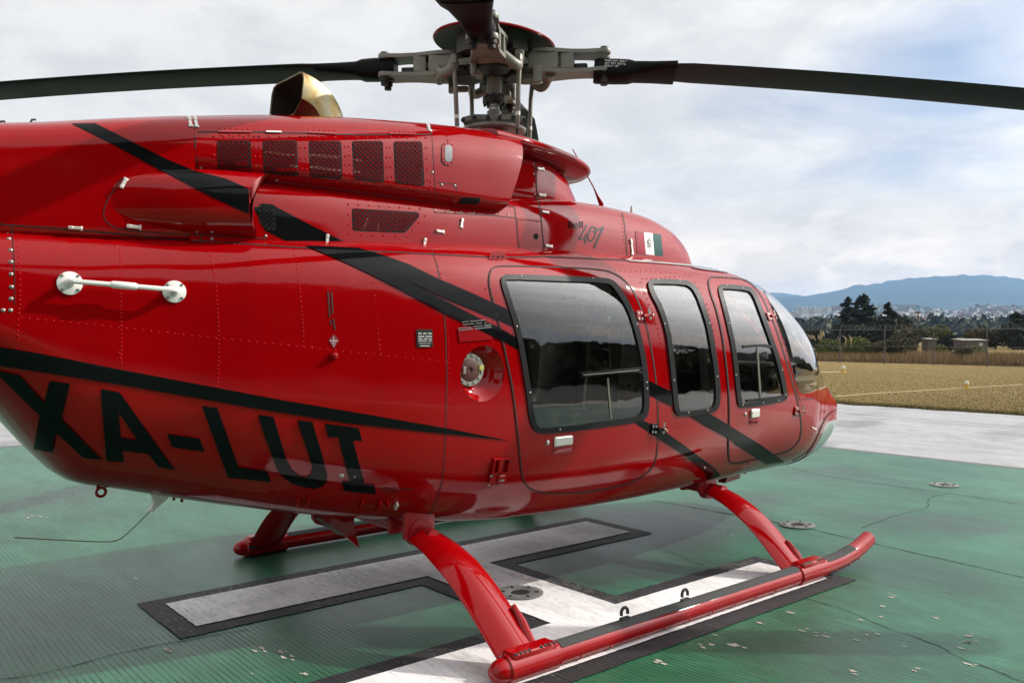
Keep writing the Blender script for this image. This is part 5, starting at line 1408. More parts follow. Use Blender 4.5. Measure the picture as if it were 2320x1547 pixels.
# the letter H: black border sheet below, white sheet on top
def Hpoly(g):
    x0, x1, a, b = -1.58-g, 1.27+g, .055-g, .475+g
    xa, xb = -.34-g, .08+g
    yf0, yf1, yn0, yn1 = .15-g, .565+g, -1.255-g, -.835+g
    return [(x0, yf1), (x0, yf0), (xa, yf0), (xa, yn1), (x0, yn1), (x0, yn0), (x1, yn0), (x1, yn1), (xb, yn1), (xb, yf0), (x1, yf0), (x1, yf1)]
def sheet(name, poly, z, mat, parent, jag=.0):
    P = poly
    if jag:
        Q = resample(poly, .025, True)[:-1]; rg = random.Random(5); P = [(p[0]+rg.uniform(-jag, jag), p[1]+rg.uniform(-jag, jag)) for p in Q]
    bm = bmesh.new(); vs = [bm.verts.new((p[0], p[1], z)) for p in P]; f = bm.faces.new(vs); bm.normal_update()
    if f.normal.z < 0: f.normal_flip()
    bmesh.ops.triangulate(bm, faces=[f]); me = bpy.data.meshes.new(name); bm.to_mesh(me); bm.free(); me.materials.append(mat); return obj(name, me, parent)
sheet('marking_border', Hpoly(.105), .004, HBLACK, pad, .0028)
sheet('marking_letter', Hpoly(0), .008, HWHITE, pad, .0018)
# expansion joints and cracks
def ground_line(name, pts, w, z, mat, parent, wander=.0, seed=1):
    rg = random.Random(seed); Q = resample(pts, .045 if wander else 1.0); m = MB(); V = []; o_ = 0
    for i, p in enumerate(Q):
        t = Q[min(i+1, len(Q)-1)]-Q[max(i-1, 0)]; t = t[:2]/(np.linalg.norm(t[:2])+1e-9); nn_ = np.array((-t[1], t[0]))
        o_ = o_*.86+rg.uniform(-wander, wander)*.8; ww = w*(rg.uniform(.4, 1.3) if wander else 1)
        q = np.array(p[:2])+nn_*o_; V += [(q[0]+nn_[0]*ww/2, q[1]+nn_[1]*ww/2, z), (q[0]-nn_[0]*ww/2, q[1]-nn_[1]*ww/2, z)]
    m.add(V, [(2*i, 2*i+1, 2*i+3, 2*i+2) for i in range(len(Q)-1)]); return m.build(name, mat, parent, False)
def gp(*px): return [at_z(u, v, 0) for u, v in px]
zj = .0018
for i, pts in enumerate([gp((1480,1133),(1820,1195),(2319,1308)), gp((1700,1040),(1880,1080),(2140,1116),(2319,1143))]):
    ground_line('expansion_joint', pts, .010, zj, JOINT, pad, .004, i+3)
ground_line('expansion_joint', [(-3.9, PY0, 0), (-3.9, PY1, 0)], .014, zj, JOINT, pad, .003, 8)
for i, pts in enumerate([gp((1955,1196),(2050,1160),(2095,1150),(2105,1130),(2148,1116)), gp((1830,1355),(1930,1385),(2000,1420),(2130,1462),(2200,1500),(2319,1547)), gp((0,1540),(150,1515),(280,1480),(420,1455),(560,1425)), gp((1500,1245),(1580,1275),(1640,1300))]):
    ground_line('crack', pts, .006, zj+.0006, JOINT, pad, .012, 20+i)
for pts in (gp((1898,935),(2319,966)), gp((1898,941),(2319,972))):
    ground_line('expansion_joint', pts, .03, -.0022, plain('joint_grey', (.16, .16, .165), .9), apron, .004, 9)
# flaked paint chips near the right front edge of the pad
m = MB(); rg = random.Random(11)
CH = plain('bare_chip', (.40, .36, .31), .9, 0, 0, .2, 40)
for u, v in ((1860,1437),(1900,1455),(1945,1520),(1935,1450),(1975,1440),(1985,1395),(2000,1375),(2015,1350),(1950,1402),(1820,1425),(1690,1470),(1660,1458),(1600,1462),(1610,1440),(1500,1500),(1720,1410),(1800,1390),(2050,1465),(2070,1515),(2190,1440),(2200,1505),(2190,1470),(2205,1455),(2130,1400),(590,1470),(640,1478),(650,1490),(580,1520),(690,1525),(380,1470),(420,1480),(55,1170),(75,1169),(100,1170)):
    for _ in range(rg.randint(1, 4)):
        c = at_z(u+rg.uniform(-14, 14), v+rg.uniform(-5, 5), zj+.0004); r = rg.uniform(.004, .016); k = rg.randint(5, 8)
        P = [(c[0]+math.cos(2*math.pi*i/k)*r*rg.uniform(.3, .9), c[1]+math.sin(2*math.pi*i/k)*r*rg.uniform(.6, 2.0), c[2]) for i in range(k)]
        m.add(P, [tuple(range(k))])
ch = m.build('paint_chip', CH, pad, False); ch['kind'] = 'stuff'
# soot and rubber stains and some painted shadow lie in the paint (material); tie-down sockets sit in the floor
def socket(u, v, label, lift=-.0065):
    p = at_z(u, v, .008); s = thing('tie_down_socket', label, 'floor socket', (p[0], p[1], lift), 0, 'floor sockets for tie-downs')
    m = MB(); m.lathe([(.118, .009), (.118, .013), (.112, .015), (.052, .015), (.047, .012), (.047, .0095)], seg=36, capt=False)
    m.build('flange', plain('socket_iron', (.17, .17, .165), .6, .3, 0, .25, 30, .2, 90), s)
    m = MB(); m.lathe([(.0475, .0092), (.0475, .0098)], seg=24); m.build('socket_hole', GBLK, s, False)
    m = MB()
    for k in range(6):
        a = k*math.pi/3+.3; m.rbox((.085*math.cos(a), .085*math.sin(a), .0165), (.022, .014, .006), .004, rotz(a))
    m.build('flange_bolt', plain('bolt_dark', (.03, .03, .03), .6, .4), s)['kind'] = 'stuff'
socket(1178, 1343, 'round iron floor socket on the white letter marking behind the rear skid leg', .0005)
socket(1806, 1187, 'round iron floor socket on green paint just behind the front skid leg')
socket(2139, 1097, 'farthest round iron floor socket, alone on open green paint at the right')

# =================================================================== lawn details
YL = []
def yellow_line(pts, w, name):
    for a, b in zip(pts[:-1], pts[1:]): YL.append((a, b, w))
    o = ground_line(name, pts, w, -.006, plain('faded_yellow', (.42, .35, .17), .9, 0, 0, .2, 20), None, .0, 1); o['kind'] = 'structure'; return o
yellow_line(gp((1893,897),(2000,889),(2319,870)), .10, 'boundary_line')
yellow_line(gp((1858,843),(1912,841)), .30, 'boundary_line')
def edge_light(u, v, hpx, label):
    p = at_z(u, v, 0); d = np.dot(p-CAM, FW); h = hpx*d/FPX
    s = thing('boundary_light', label, 'ground light', (p[0], p[1], -.01), 0, 'boundary lights on the lawn')
    r = h*.30
    MB().lathe([(r*1.5, 0), (r*1.5, h*.08), (r*.7, h*.14), (r*.7, h*.42), (r*1.05, h*.46), (r*1.05, h*.52)], seg=16).build('light_base', plain('light_yellow', (.55, .36, .03), .5), s)
    MB().lathe([(r, h*.50), (r, h*.80), (r*.8, h*.94), (r*.3, h)], seg=16).build('lens', plain('light_lens', (.62, .58, .44), .25, 0, .5), s)
edge_light(2190, 878, 16, 'small pale domed ground light just behind the long yellow line')
edge_light(1910, 843, 15, 'small domed ground light on yellow base at the end of the short yellow strip')
# mown dry grass: blades close to the apron edge thin out with distance
def blades_mesh(name, n, fn, hmin, hmax, wmin, wmax, mats, lean=.5, seed=1):
    rg = np.random.default_rng(seed); P = fn(rg, n); n = len(P)
    a = rg.uniform(0, 2*np.pi, n); h = rg.uniform(hmin, hmax, n); w = rg.uniform(wmin, wmax, n)
    dx = np.cos(a)*w; dy = np.sin(a)*w; lx = rg.normal(0, lean, n)*h; ly = rg.normal(0, lean, n)*h
    V = np.empty((n, 3, 3)); V[:, 0] = P; V[:, 1] = P; V[:, 2] = P
    V[:, 0, 0] -= dx; V[:, 0, 1] -= dy; V[:, 1, 0] += dx; V[:, 1, 1] += dy; V[:, 2, 0] += lx; V[:, 2, 1] += ly; V[:, 2, 2] += h
    me = bpy.data.meshes.new(name); me.vertices.add(3*n); me.vertices.foreach_set('co', V.reshape(-1))
    me.loops.add(3*n); me.loops.foreach_set('vertex_index', np.arange(3*n, dtype=np.int32))
    me.polygons.add(n); me.polygons.foreach_set('loop_start', np.arange(0, 3*n, 3, dtype=np.int32)); me.polygons.foreach_set('loop_total', np.full(n, 3, np.int32))
    for m_ in mats: me.materials.append(m_)
    me.polygons.foreach_set('material_index', rg.integers(0, len(mats), n).astype(np.int32)); me.update(); me.validate(); return me
GR1 = plain('straw', (.172, .122, .044), .9, 0, 0, .42, .30); GR2 = plain('straw_dark', (.14, .098, .036), .9, 0, 0, .25, .8); GR3 = plain('straw_pale', (.215, .156, .062), .9, 0, 0, .2, .8); GR4 = plain('grass_green', (.12, .12, .036), .9, 0, 0, .3, .8)
def lawn_pts(rg, n):
    u = rg.uniform(900, 2750, n); s = rg.uniform(1/38., 1/13.5, n); D = 1/s
    d = FW[None]*0+np.array([FW]).repeat(n, 0); P = CAM[None]+(FW[None]+RT[None]*((u-1160)/FPX)[:, None])*D[:, None]; P[:, 2] = -.012
    k = P[:, 0] > 12.47
    for a, b, w in YL:
        ab = (b-a)[:2]; L = np.linalg.norm(ab); ab = ab/L; q = P[:, :2]-a[None, :2]; s_ = q@ab; d_ = np.abs(q@np.array((-ab[1], ab[0]))); k &= ~((d_ < w/2+.02) & (s_ > 0) & (s_ < L))
    return P[k]
props(obj('lawn_grass', blades_mesh('lawn_grass', 330000, lawn_pts, .004, .014, .004, .009, [GR1, GR1, GR1, GR3, GR1, GR4], 1.3, 3)), kind='stuff')
def edge_pts(rg, n):
    y = rg.uniform(-3, 14, n); x = 12.45+rg.exponential(.12, n)-.06-.16*np.abs(np.sin(y*1.7)*np.sin(y*4.3+1)*np.sin(y*.6+2)); return np.stack([x, y, np.full(n, -.01)], 1)
props(obj('verge_grass', blades_mesh('verge_grass', 26000, edge_pts, .02, .075, .004, .010, [GR4, GR2, GR1, GR4], .6, 4)), kind='stuff')

# =================================================================== fence
fA, fB = at_z(1903, 821, 0), at_z(2236, 830, 0)
fdir = (fB-fA)[:2]; flen = np.linalg.norm(fdir); fdir /= flen; fsp = flen/3
FENCE = thing('chain_link_fence', 'long chain link fence with slanted barbed wire top along the far edge of the lawn', 'fence', (fA[0], fA[1], 0), math.atan2(fdir[1], fdir[0]))
FPOST = plain('fence_post_grey', (.095, .095, .10), .6, .3, 0, .15); FWIRE = plain('fence_wire', (.17, .17, .165), .5, .5)
fh = 1.56; k0, k1 = -7, 5
pm = MB(); pm.tube([(0, 0, -.05), (0, 0, fh), (0, -.0, fh+.04)], .030, 8); pm.tube([(0, 0, fh), (0, .16, fh+.24)], .014, 6)
pmesh = pm.build('post', FPOST, None); pdata = pmesh.data; bpy.data.objects.remove(pmesh)
for k in range(k0, k1+1):
    o = obj('post', pdata, FENCE); o.location = (k*fsp, 0, 0)
for z, r, nm in ((fh, .017, 'top_rail'), (.80, .014, 'middle_rail'), (.05, .010, 'bottom_wire')):
    MB().tube([(k0*fsp, 0, z), (k1*fsp, 0, z)], r, 6).build(nm, FPOST, FENCE)
for j, (yy_, z) in enumerate(((.05, fh+.08), (.105, fh+.16), (.16, fh+.24))):
    MB().tube([(x, yy_, z-.03*math.sin((x/fsp % 1)*math.pi)) for x in np.arange(k0*fsp, k1*fsp, .5)], .004, 4).build('barbed_wire', FWIRE, FENCE)
m = MB(); rg = random.Random(2)
for x in np.arange(k0*fsp, k1*fsp, fsp/9):      # little uprights that carry the barbed coil
    m.tube([(x, .0, fh), (x+rg.uniform(-.03, .03), .10, fh+.15), (x+rg.uniform(-.12, .12), .07, fh+rg.uniform(.2, .32))], .005, 4)
m.build('wire_hook', FWIRE, FENCE)['kind'] = 'stuff'
V = []; F = []
for x in np.arange(k0*fsp-fh, k1*fsp, .13):
    for s in (1, -1):
        xa = x if s > 0 else x+fh; xb = x+fh if s > 0 else x
        b = len(V); V += [(xa-.0016, .02, .05), (xa+.0016, .02, .05), (xb+.0016, .02, fh), (xb-.0016, .02, fh)]; F.append((b, b+1, b+2, b+3))
ml = obj('wire_mesh', mesh('wire_mesh', V, F, FWIRE, False), FENCE); ml['kind'] = 'stuff'

# =================================================================== vegetation
def leafmat(name, c, var=.35):
    m = bpy.data.materials.new(name); t = NT(m); o = t.obj()
    f = t.noise(o, 1.1, 3, .6); g = t.noise(o, 9, 2, .5)
    col = t.mix(smix(t, f, .35, .65), tuple(x*(1-var) for x in c), tuple(x*(1+var) for x in c)); col = t.mix(t.math('MULTIPLY', g, .3), col, tuple(x*1.5 for x in c))
    b = t.pbr(col, .75, 0, None, 0, .03, .2); return m
L_CON = leafmat('conifer_needles', (.018, .026, .015)); L_DARK = leafmat('dark_leaves', (.022, .027, .016)); L_BUSH = leafmat('bush_leaves', (.13, .17, .035)); L_OL = leafmat('olive_leaves', (.075, .08, .034)); L_BR = leafmat('brown_leaves', (.085, .052, .028)); L_DRY = leafmat('dry_twigs', (.10, .078, .045))
BARK = plain('bark', (.055, .042, .032), .9, 0, 0, .3, 8); PLUME = plain('pampas_plume', (.42, .33, .20), .9, 0, 0, .2, 8)
def leaf_mesh(name, C, S, mats, seed, flat=.0):
    """one small two-triangle leaf at each centre C with size S"""
    rg = np.random.default_rng(seed); n = len(C)
    a = rg.normal(size=(n, 3)); a[:, 2] *= (1-flat); a /= np.linalg.norm(a, axis=1)[:, None]
    b = rg.normal(size=(n, 3)); b -= a*(a*b).sum(1)[:, None]; b /= np.linalg.norm(b, axis=1)[:, None]
    s = S[:, None]; V = np.stack([C-a*s, C+b*s*.45, C+a*s, C-b*s*.45], 1).reshape(-1, 3)
    me = bpy.data.meshes.new(name); me.vertices.add(4*n); me.vertices.foreach_set('co', V.reshape(-1))
    me.loops.add(4*n); me.loops.foreach_set('vertex_index', np.arange(4*n, dtype=np.int32))
    me.polygons.add(n); me.polygons.foreach_set('loop_start', np.arange(0, 4*n, 4, dtype=np.int32)); me.polygons.foreach_set('loop_total', np.full(n, 4, np.int32))
    for m_ in mats: me.materials.append(m_)
    me.polygons.foreach_set('material_index', rg.integers(0, len(mats), n).astype(np.int32)); me.update(); me.validate(); return me
def place(u, D): p = at_d(u, 773.5, D); return p[0], p[1]
def zof(v, D): return float((CAM+(FW+UP*((773.5-v)/FPX))*D)[2])
def bush(name, label, cat, u, D, wpx, v_top, mats, n, seed, group=None, v_base=None, gaps=.35, leaf=.09, trunk=True):
    x, y = place(u, D); H = zof(v_top, D); R = wpx*D/FPX/2; rg = np.random.default_rng(seed)
    t_ = thing(name, label, cat, (x, y, -.02), 0, group)
    nl = max(5, int(R*5)+5); lobes = []
    for i in range(nl):
        a = rg.uniform(0, 2*np.pi); r = R*math.sqrt(rg.uniform(0, 1))*.75; lz = H*rg.uniform(.28, .80)*(1-.35*(r/R)**2); lobes.append((math.cos(a)*r, math.sin(a)*r*.8, lz, min(R*.55, H*.42)*rg.uniform(.6, 1.1)))
    lobes.append((0, 0, H*.66, min(R*.5, H*.34)))
    C = []
    for (lx, ly, lz, lr) in lobes:
        k = int(n/len(lobes)); d = rg.normal(size=(k, 3)); d /= np.linalg.norm(d, axis=1)[:, None]; rad = lr*rg.uniform(.45, 1.05, k)**.6
        C.append(np.array((lx, ly, lz))+d*rad[:, None]*np.array((1, 1, .8)))
    C = np.concatenate(C); C = C[(C[:, 2] > H*.04) & (C[:, 2] < H*1.04)]
    S = rg.uniform(.6, 1.3, len(C))*leaf*(1+D/180)
    obj('crown', leaf_mesh('crown', C, S, mats, seed+1), t_)
    m = MB(); rr_ = random.Random(seed)
    for i in range(5):
        lx, ly, lz, lr = lobes[i % len(lobes)]; m.tube([(lx*.1, ly*.1, 0), (lx*.4+rr_.uniform(-.1, .1), ly*.4, lz*.5), (lx, ly, lz)], [.03+H*.012, .02+H*.006, .01], 6)
    m.build('trunk', BARK, t_); return t_
def conifer(label, u, D, wpx, v_top, seed, n=70, group='dark conifers beyond the fence', up=.1):
    x, y = place(u, D); H = zof(v_top, D); R = wpx*D/FPX/2; rg = np.random.default_rng(seed)
    t_ = thing('conifer', label, 'tree', (x, y, -.02), 0, group); C = []; m = MB()
    m.tube([(0, 0, 0), (0, 0, H*.5), (0, 0, H*.97)], [H*.03, H*.018, .015], 8)
    for i in range(n):
        g = (i+rg.uniform(0, 1))/n; z = H*(.10+.86*g); L = R*((1-g)**.62+.07)*rg.uniform(.55, 1.15); a = rg.uniform(0, 2*np.pi)
        k = int(30+90*(1-g)); q = rg.uniform(.1, 1, k)
        P = np.stack([np.cos(a)*L*q, np.sin(a)*L*q, z+L*q*(rg.uniform(-.25, .35)+up)-L*.12*q*q], 1)+rg.normal(0, .07*L+.05, (k, 3))*np.array((1, 1, .55)); C.append(P)
        if i % 3 == 0: m.tube([(0, 0, z), (math.cos(a)*L*.8, math.sin(a)*L*.8, z+L*.1)], [.04, .01], 5)
    C.append(np.stack([rg.normal(0, .05, 60), rg.normal(0, .05, 60), H*rg.uniform(.86, 1.0, 60)], 1))
    C = np.concatenate(C); S = rg.uniform(.6, 1.3, len(C))*H*.034
    obj('crown', leaf_mesh('crown', C, S, [L_CON, L_CON, L_DARK], seed), t_); m.build('trunk', BARK, t_)
conifer('tallest dark conifer beyond the fence with spreading ragged branches', 1957, 120, 112, 666, 1, 95)
conifer('narrow conifer spire fused with the left side of the tallest conifer', 1921, 124, 66, 672, 2, 70)
conifer('pointed dark conifer just right of the tallest one, before the town', 2012, 112, 64, 683, 3, 75)
conifer('dark pointed conifer at the right edge of the photo', 2301, 85, 84, 706, 4, 100)
conifer('shorter twin conifer touching the right edge of the photo', 2319, 86, 46, 712, 5, 60)
TB = 'dark broadleaf trees beyond the fence'
bush('dark_tree', 'dark round tree between the pointed conifer and the tall pole', 'tree', 2042, 104, 66, 708, [L_DARK, L_OL], 5200, 11, TB, leaf=.14)
bush('dark_tree', 'low dark tree at the left foot of the tallest conifer', 'tree', 1906, 108, 46, 722, [L_DARK, L_CON], 3600, 12, TB, leaf=.13)
bush('dark_tree', 'broad black-green tree mass under the tallest conifer', 'tree', 1955, 100, 104, 732, [L_CON, L_DARK], 6200, 13, TB, leaf=.14)
bush('dark_tree', 'black-green tree under the pointed conifer behind the fence', 'tree', 2012, 96, 74, 720, [L_CON, L_DARK], 5200, 14, TB, leaf=.13)
bush('dark_tree', 'dark hedge tree right behind the windshield and pampas plumes', 'tree', 1855, 92, 90, 741, [L_DARK, L_CON], 5200, 15, TB, leaf=.12)
bush('dark_tree', 'dark low tree under the conifer at the right edge', 'tree', 2296, 78, 74, 738, [L_CON, L_DARK], 5200, 16, TB, leaf=.11)
bush('dark_tree', 'black tree standing between the two sheds', 'tree', 2150, 68, 50, 752, [L_CON, L_DARK], 4200, 17, TB, leaf=.09)
OB = 'brown and olive trees behind the sheds'
bush('scrub_tree', 'olive green scrub tree behind the left shed', 'tree', 2095, 84, 66, 738, [L_OL, L_DARK, L_BUSH], 5000, 21, OB, leaf=.11)
bush('scrub_tree', 'green scrub tree at the foot of the tall pole', 'tree', 2130, 86, 60, 734, [L_OL, L_OL, L_BUSH], 4600, 22, OB, leaf=.11)
bush('scrub_tree', 'russet brown scrub tree behind the right shed', 'tree', 2212, 84, 84, 742, [L_BR, L_BR, L_OL], 5600, 23, OB, leaf=.11)
bush('scrub_tree', 'russet scrub tree left of the dark conifers at the right edge', 'tree', 2255, 82, 54, 744, [L_BR, L_DARK], 4200, 24, OB, leaf=.11)
bush('scrub_tree', 'dark olive scrub tree with bare twigs left of the left shed', 'tree', 2052, 66, 84, 744, [L_OL, L_DARK, L_DRY], 5200, 25, OB, leaf=.09)
GB = 'shrubs just behind the fence'
bush('green_shrub', 'large bright green shrub behind the second fence post from the nose', 'shrub', 1935, 47, 84, 759, [L_BUSH, L_BUSH, L_OL], 8200, 31, GB, leaf=.055)
bush('green_shrub', 'bright green shrub below the pampas plumes next to the windshield', 'shrub', 1870, 48, 74, 764, [L_BUSH, L_OL], 6400, 32, GB, leaf=.055)
bush('thin_shrub', 'twiggy half bare shrub beside the tall dry grass at the middle post', 'shrub', 2030, 45, 66, 758, [L_OL, L_DRY, L_DARK], 3600, 33, GB, leaf=.05)
bush('thin_shrub', 'sparse brown shrub left of the middle fence post', 'shrub', 1990, 46, 40, 766, [L_OL, L_DRY], 1900, 34, GB, leaf=.05)
bush('thin_shrub', 'sparse thorny shrub before the right shed with a dark stem', 'shrub', 2180, 42, 46, 780, [L_DRY, L_DARK, L_OL], 1100, 35, GB, leaf=.045)
bush('green_shrub', 'small green shrub under the left shed roof', 'shrub', 2132, 52, 34, 774, [L_BUSH, L_OL], 1900, 36, GB, leaf=.05)
bush('green_shrub', 'yellow green shrub in front of the right shed', 'shrub', 2215, 50, 46, 781, [L_BUSH, L_BUSH, L_DRY], 2200, 37, GB, leaf=.05)
bush('green_shrub', 'small round green tuft at the foot of the right fence post', 'shrub', 2238, 38.2, 22, 812, [L_BUSH, L_OL], 1100, 38, GB, leaf=.035)
bush('green_shrub', 'low green tuft on the lawn edge right of the right fence post', 'shrub', 2272, 37.5, 18, 816, [L_BUSH, L_OL], 700, 39, GB, leaf=.035)
bush('green_shrub', 'low dark green tuft at the right edge below the fence', 'shrub', 2303, 36.5, 26, 820, [L_OL, L_BUSH], 800, 40, GB, leaf=.035)
bush('thin_shrub', 'slim dark sapling close behind the fence before the right shed', 'shrub', 2175, 40.0, 14, 796, [L_DARK, L_OL], 700, 41, GB, leaf=.04)
# trees seen through the cabin windows
for i, (u, D, w, v) in enumerate(((1130,88,100,702),(1195,92,110,692),(1262,90,100,706),(1335,95,110,698),(1420,92,120,704),(1505,96,120,700),(1590,94,110,706),(1680,96,120,716),(1770,98,100,730))):
    bush('field_tree', 'grey green tree across the field, glimpsed through the tinted cabin windows', 'tree', u, D, w, v, [L_OL, L_DARK], 3000, 60+i, 'trees seen through the cabin windows', leaf=.16)
# pampas plumes
pp = thing('pampas_grass', 'clump of pale pampas plumes rising beside the windshield', 'ornamental grass', (*place(1848, 47), 0)); ox, oy = place(1848, 47)
for i, (u0, v0, u1, v1, w) in enumerate(((1838,768,1830,758,2.4),(1842,768,1836,757,2.4),(1846,768,1842,759,2.2),(1857,770,1853,757,3),(1861,768,1859,747,3.6),(1866,762,1864,749,3.2),(1848,772,1842,762,2.))):
    a = at_d(u0, v0, 46.4); b = at_d(u1, v1, 46.4); r = w*.5*46.4/FPX*1.6
    base = np.array((ox, oy, 0)); o_ = np.array((ox, oy, 0))
    pl_ = MB(); pl_.tube([a-o_, a*.6+b*.4-o_, b-o_], [r*.6, r, r*.15], 6); pl_.build('plume', PLUME, pp)
m = MB()
rg = random.Random(6)
for i in range(120):
    a = rg.uniform(0, 6.28); l = rg.uniform(.5, 1.0); m.add([(math.cos(a)*.1, math.sin(a)*.1, 0), (math.cos(a)*.12+.02, math.sin(a)*.12, 0), (math.cos(a)*l*.8, math.sin(a)*l*.8, l*rg.uniform(.5, 1.1))], [(0, 1, 2)])
m.build('leaf_tuft', L_BUSH, pp, False)
p2_ = thing('pampas_grass', 'three short pale plumes above the large bright green shrub', 'ornamental grass', (*place(1915, 47.5), 0)); ox, oy = place(1915, 47.5)
for (u0, v0, u1, v1, w) in ((1902,768,1897,764,2),(1916,766,1908,760,2.2),(1928,766,1923,759,2.2)):
    a = at_d(u0, v0, 46.2); b = at_d(u1, v1, 46.2); o_ = np.array((ox, oy, 0)); r = w*.5*46/FPX*1.4
    MB().tube([np.array((a[0], a[1], a[2]-.6))-o_, a-o_, b-o_], [.004, r, r*.2], 6).build('plume', PLUME, p2_)
# tall dry grass behind the fence
def tall_pts(rg, n):
    s = rg.uniform(k0*fsp, k1*fsp+8, n); off = rg.uniform(.15, 1, n)**1.3*14; nx_ = np.array((-fdir[1], fdir[0])); 
    if nx_@_v[:2] < 0: nx_ = -nx_
    P = fA[None, :2]+fdir[None]*s[:, None]+nx_[None]*off[:, None]; return np.concatenate([P, np.full((n, 1), -.012)], 1)
GRB = plain('straw_russet', (.24, .145, .075), .9, 0, 0, .3, .6)
props(obj('tall_dry_grass', blades_mesh('tall_dry_grass', 90000, tall_pts, .12, .55, .006, .022, [GR1, GRB, GR2, GRB, GR3], .35, 9)), kind='stuff')
# unseen trees behind the camera; the near stand is added to darken reflections
def belt_pts():
    rg = np.random.default_rng(5); C = []; S = []
    for i in range(260):
        if i < 150:                                   # added tall stand close behind and to the left, darkens body reflections
            a = rg.uniform(-2.20, -.30); d = rg.uniform(17, 30); H = d*rg.uniform(.34, .54)*min(1, max(.07, (-.86-a)/.45)); R = rg.uniform(1.6, 3.2)
        else:                                         # farther trees round the field
            a = rg.uniform(-2.9, -.05); d = rg.uniform(80, 130); H = rg.uniform(2.5, 5.5); R = rg.uniform(3, 6)
        c = CAM[:2]+np.array((math.cos(a), math.sin(a)))*d
        k = 420; q = rg.normal(size=(k, 3)); q /= np.linalg.norm(q, axis=1)[:, None]; q *= rg.uniform(.5, 1, k)[:, None]**.5
        P = q*np.array((R, R, H*.52))+np.array((c[0], c[1], H*.5)); C.append(P); S.append(rg.uniform(.35, .8, k))
    return np.concatenate(C), np.concatenate(S)
C, S = belt_pts(); props(obj('unseen_wood', leaf_mesh('unseen_wood', C, S, [L_DARK, L_CON, L_OL], 8)), kind='stuff')

# =================================================================== sheds, pole
def shed(label, u0, u1, v_top, v_bot, D, depth, roof_px, door=None):
    a = at_d(u0, 773.5, D); b = at_d(u1, 773.5, D); H = zof(v_top, D); w = np.linalg.norm((b-a)[:2]); ang = math.atan2((b-a)[1], (b-a)[0])
    s = thing('shed', label, 'shed', ((a[0]+b[0])/2, (a[1]+b[1])/2, -.02), ang, 'sheds beyond the fence')
    MB().box((0, depth/2, H/2), (w, depth, H)).build('wall', plain('shed_block', (.12, .105, .09), .9, 0, 0, .2, 3), s, False)
    t_ = roof_px*D/FPX; R = rotx(.06)
    MB().box((0, depth/2, H+t_*.5+.04), (w*1.12, depth*1.2, t_), R).build('roof', plain('shed_roof', (.26, .25, .235), .7, 0, 0, .2, 2), s, False)
    if door:
        dx, dw, dv0, dv1 = door; z0, z1 = max(0, zof(dv1, D)), zof(dv0, D)
        MB().box((dx*w, -.02, (z0+z1)/2), (dw*D/FPX, .05, z1-z0)).build('hatch', plain('shed_hatch', (.42, .40, .38), .7), s, False)
shed('low block shed with flat roof and a pale hatch, right of the middle fence post', 2182, 2236, 771, 790, 64, 1.4, 1.6, (.24, 8, 775, 783))
shed('small dark shed with sloping pale roof left of the block shed', 2102, 2122, 769, 790, 66, 1.0, 1.6)
x, y = place(2080, 150); H = zof(708, 150)
po = thing('pole', 'tall thin pole with a rusty nest-like top, standing before the hillside town', 'pole', (x, y, 0))
MB().tube([(0, 0, 0), (0, 0, H)], [.16, .10], 8).build('pole_shaft', plain('pole_wood', (.09, .075, .06), .9), po)
m = MB(); rg = random.Random(4)
for i in range(26): a = rg.uniform(0, 6.28); m.box((math.cos(a)*rg.uniform(0, .35), math.sin(a)*rg.uniform(0, .35), H-.05+rg.uniform(-.15, .25)), (.30, .08, .08), rotz(a))
m.build('pole_head', plain('rust', (.16, .075, .05), .9), po)
# =================================================================== hills, town, mountain
def terrain(name, us, Ds, vfun, mat, bump_=0., seed=1):
    rg = np.random.default_rng(seed); V = []; nu, nd = len(us), len(Ds)
    for D in Ds:
        for u in us:
            p = at_d(u, vfun(u, D), D); V.append((p[0], p[1], p[2]+rg.normal(0, bump_)))
    F = [(i*nu+j, i*nu+j+1, (i+1)*nu+j+1, (i+1)*nu+j) for i in range(nd-1) for j in range(nu-1)]
    return props(obj(name, mesh(name, V, F, mat, True)), kind='structure')
def hillmat(name, a, b, sc):
    m = bpy.data.materials.new(name); t = NT(m); o = t.obj(); f = t.noise(o, sc, 8, .65); c = t.mix(smix(t, f, .38, .64), a, b)
    t.pbr(c, .95, 0, None, 0, .03, .1); return m
HILL = hillmat('hill_scrub', (.020, .026, .016), (.055, .055, .038), .006); MOUNT = hillmat('mountain_forest', (.012, .022, .012), (.040, .052, .030), .0016)
RU = [1300,1500,1640,1760,1800,1840,1890,1960,2010,2040,2070,2100,2130,2170,2205,2225,2260,2320,2420,2560,2800]
RVv = [712,712,712,713,711,705,700,694,690,690,691,696,702,703,694,689,692,692,694,700,708]
def ridge(u): return float(pchip(RU, RVv, np.array([u]))[0])
def hill_v(u, D):
    g = min(1, max(0, (D-520)/(3000-520))); g = g**.8; return 757-(757-ridge(u))*g
us = np.linspace(1300, 2800, 90); Ds = np.concatenate([np.linspace(420, 3000, 40), [3060, 3300]])
def hv(u, D): return hill_v(u, min(D, 3000)) + (0 if D <= 3000 else (D-3000)*.22)
terrain('hill', us, Ds, hv, HILL, .8)
MU = [900,1200,1500,1700,1768,1789,1835,1890,1916,1933,1968,2008,2066,2100,2147,2216,2256,2285,2320,2420,2600,2900,3200]
MV = [690,690,684,678,675,671,668,660,654,647,644,636,631,629,625,624,626,629,634,648,668,690,700]
def mv(u, D): 
    t_ = float(pchip(MU, MV, np.array([u]))[0]); g = min(1, max(0, (D-4200)/(7200-4200)))
    return 752-(752-t_)*g**.9+2.2*math.sin(u*.021+D*.0017)*g*(1-g)*4
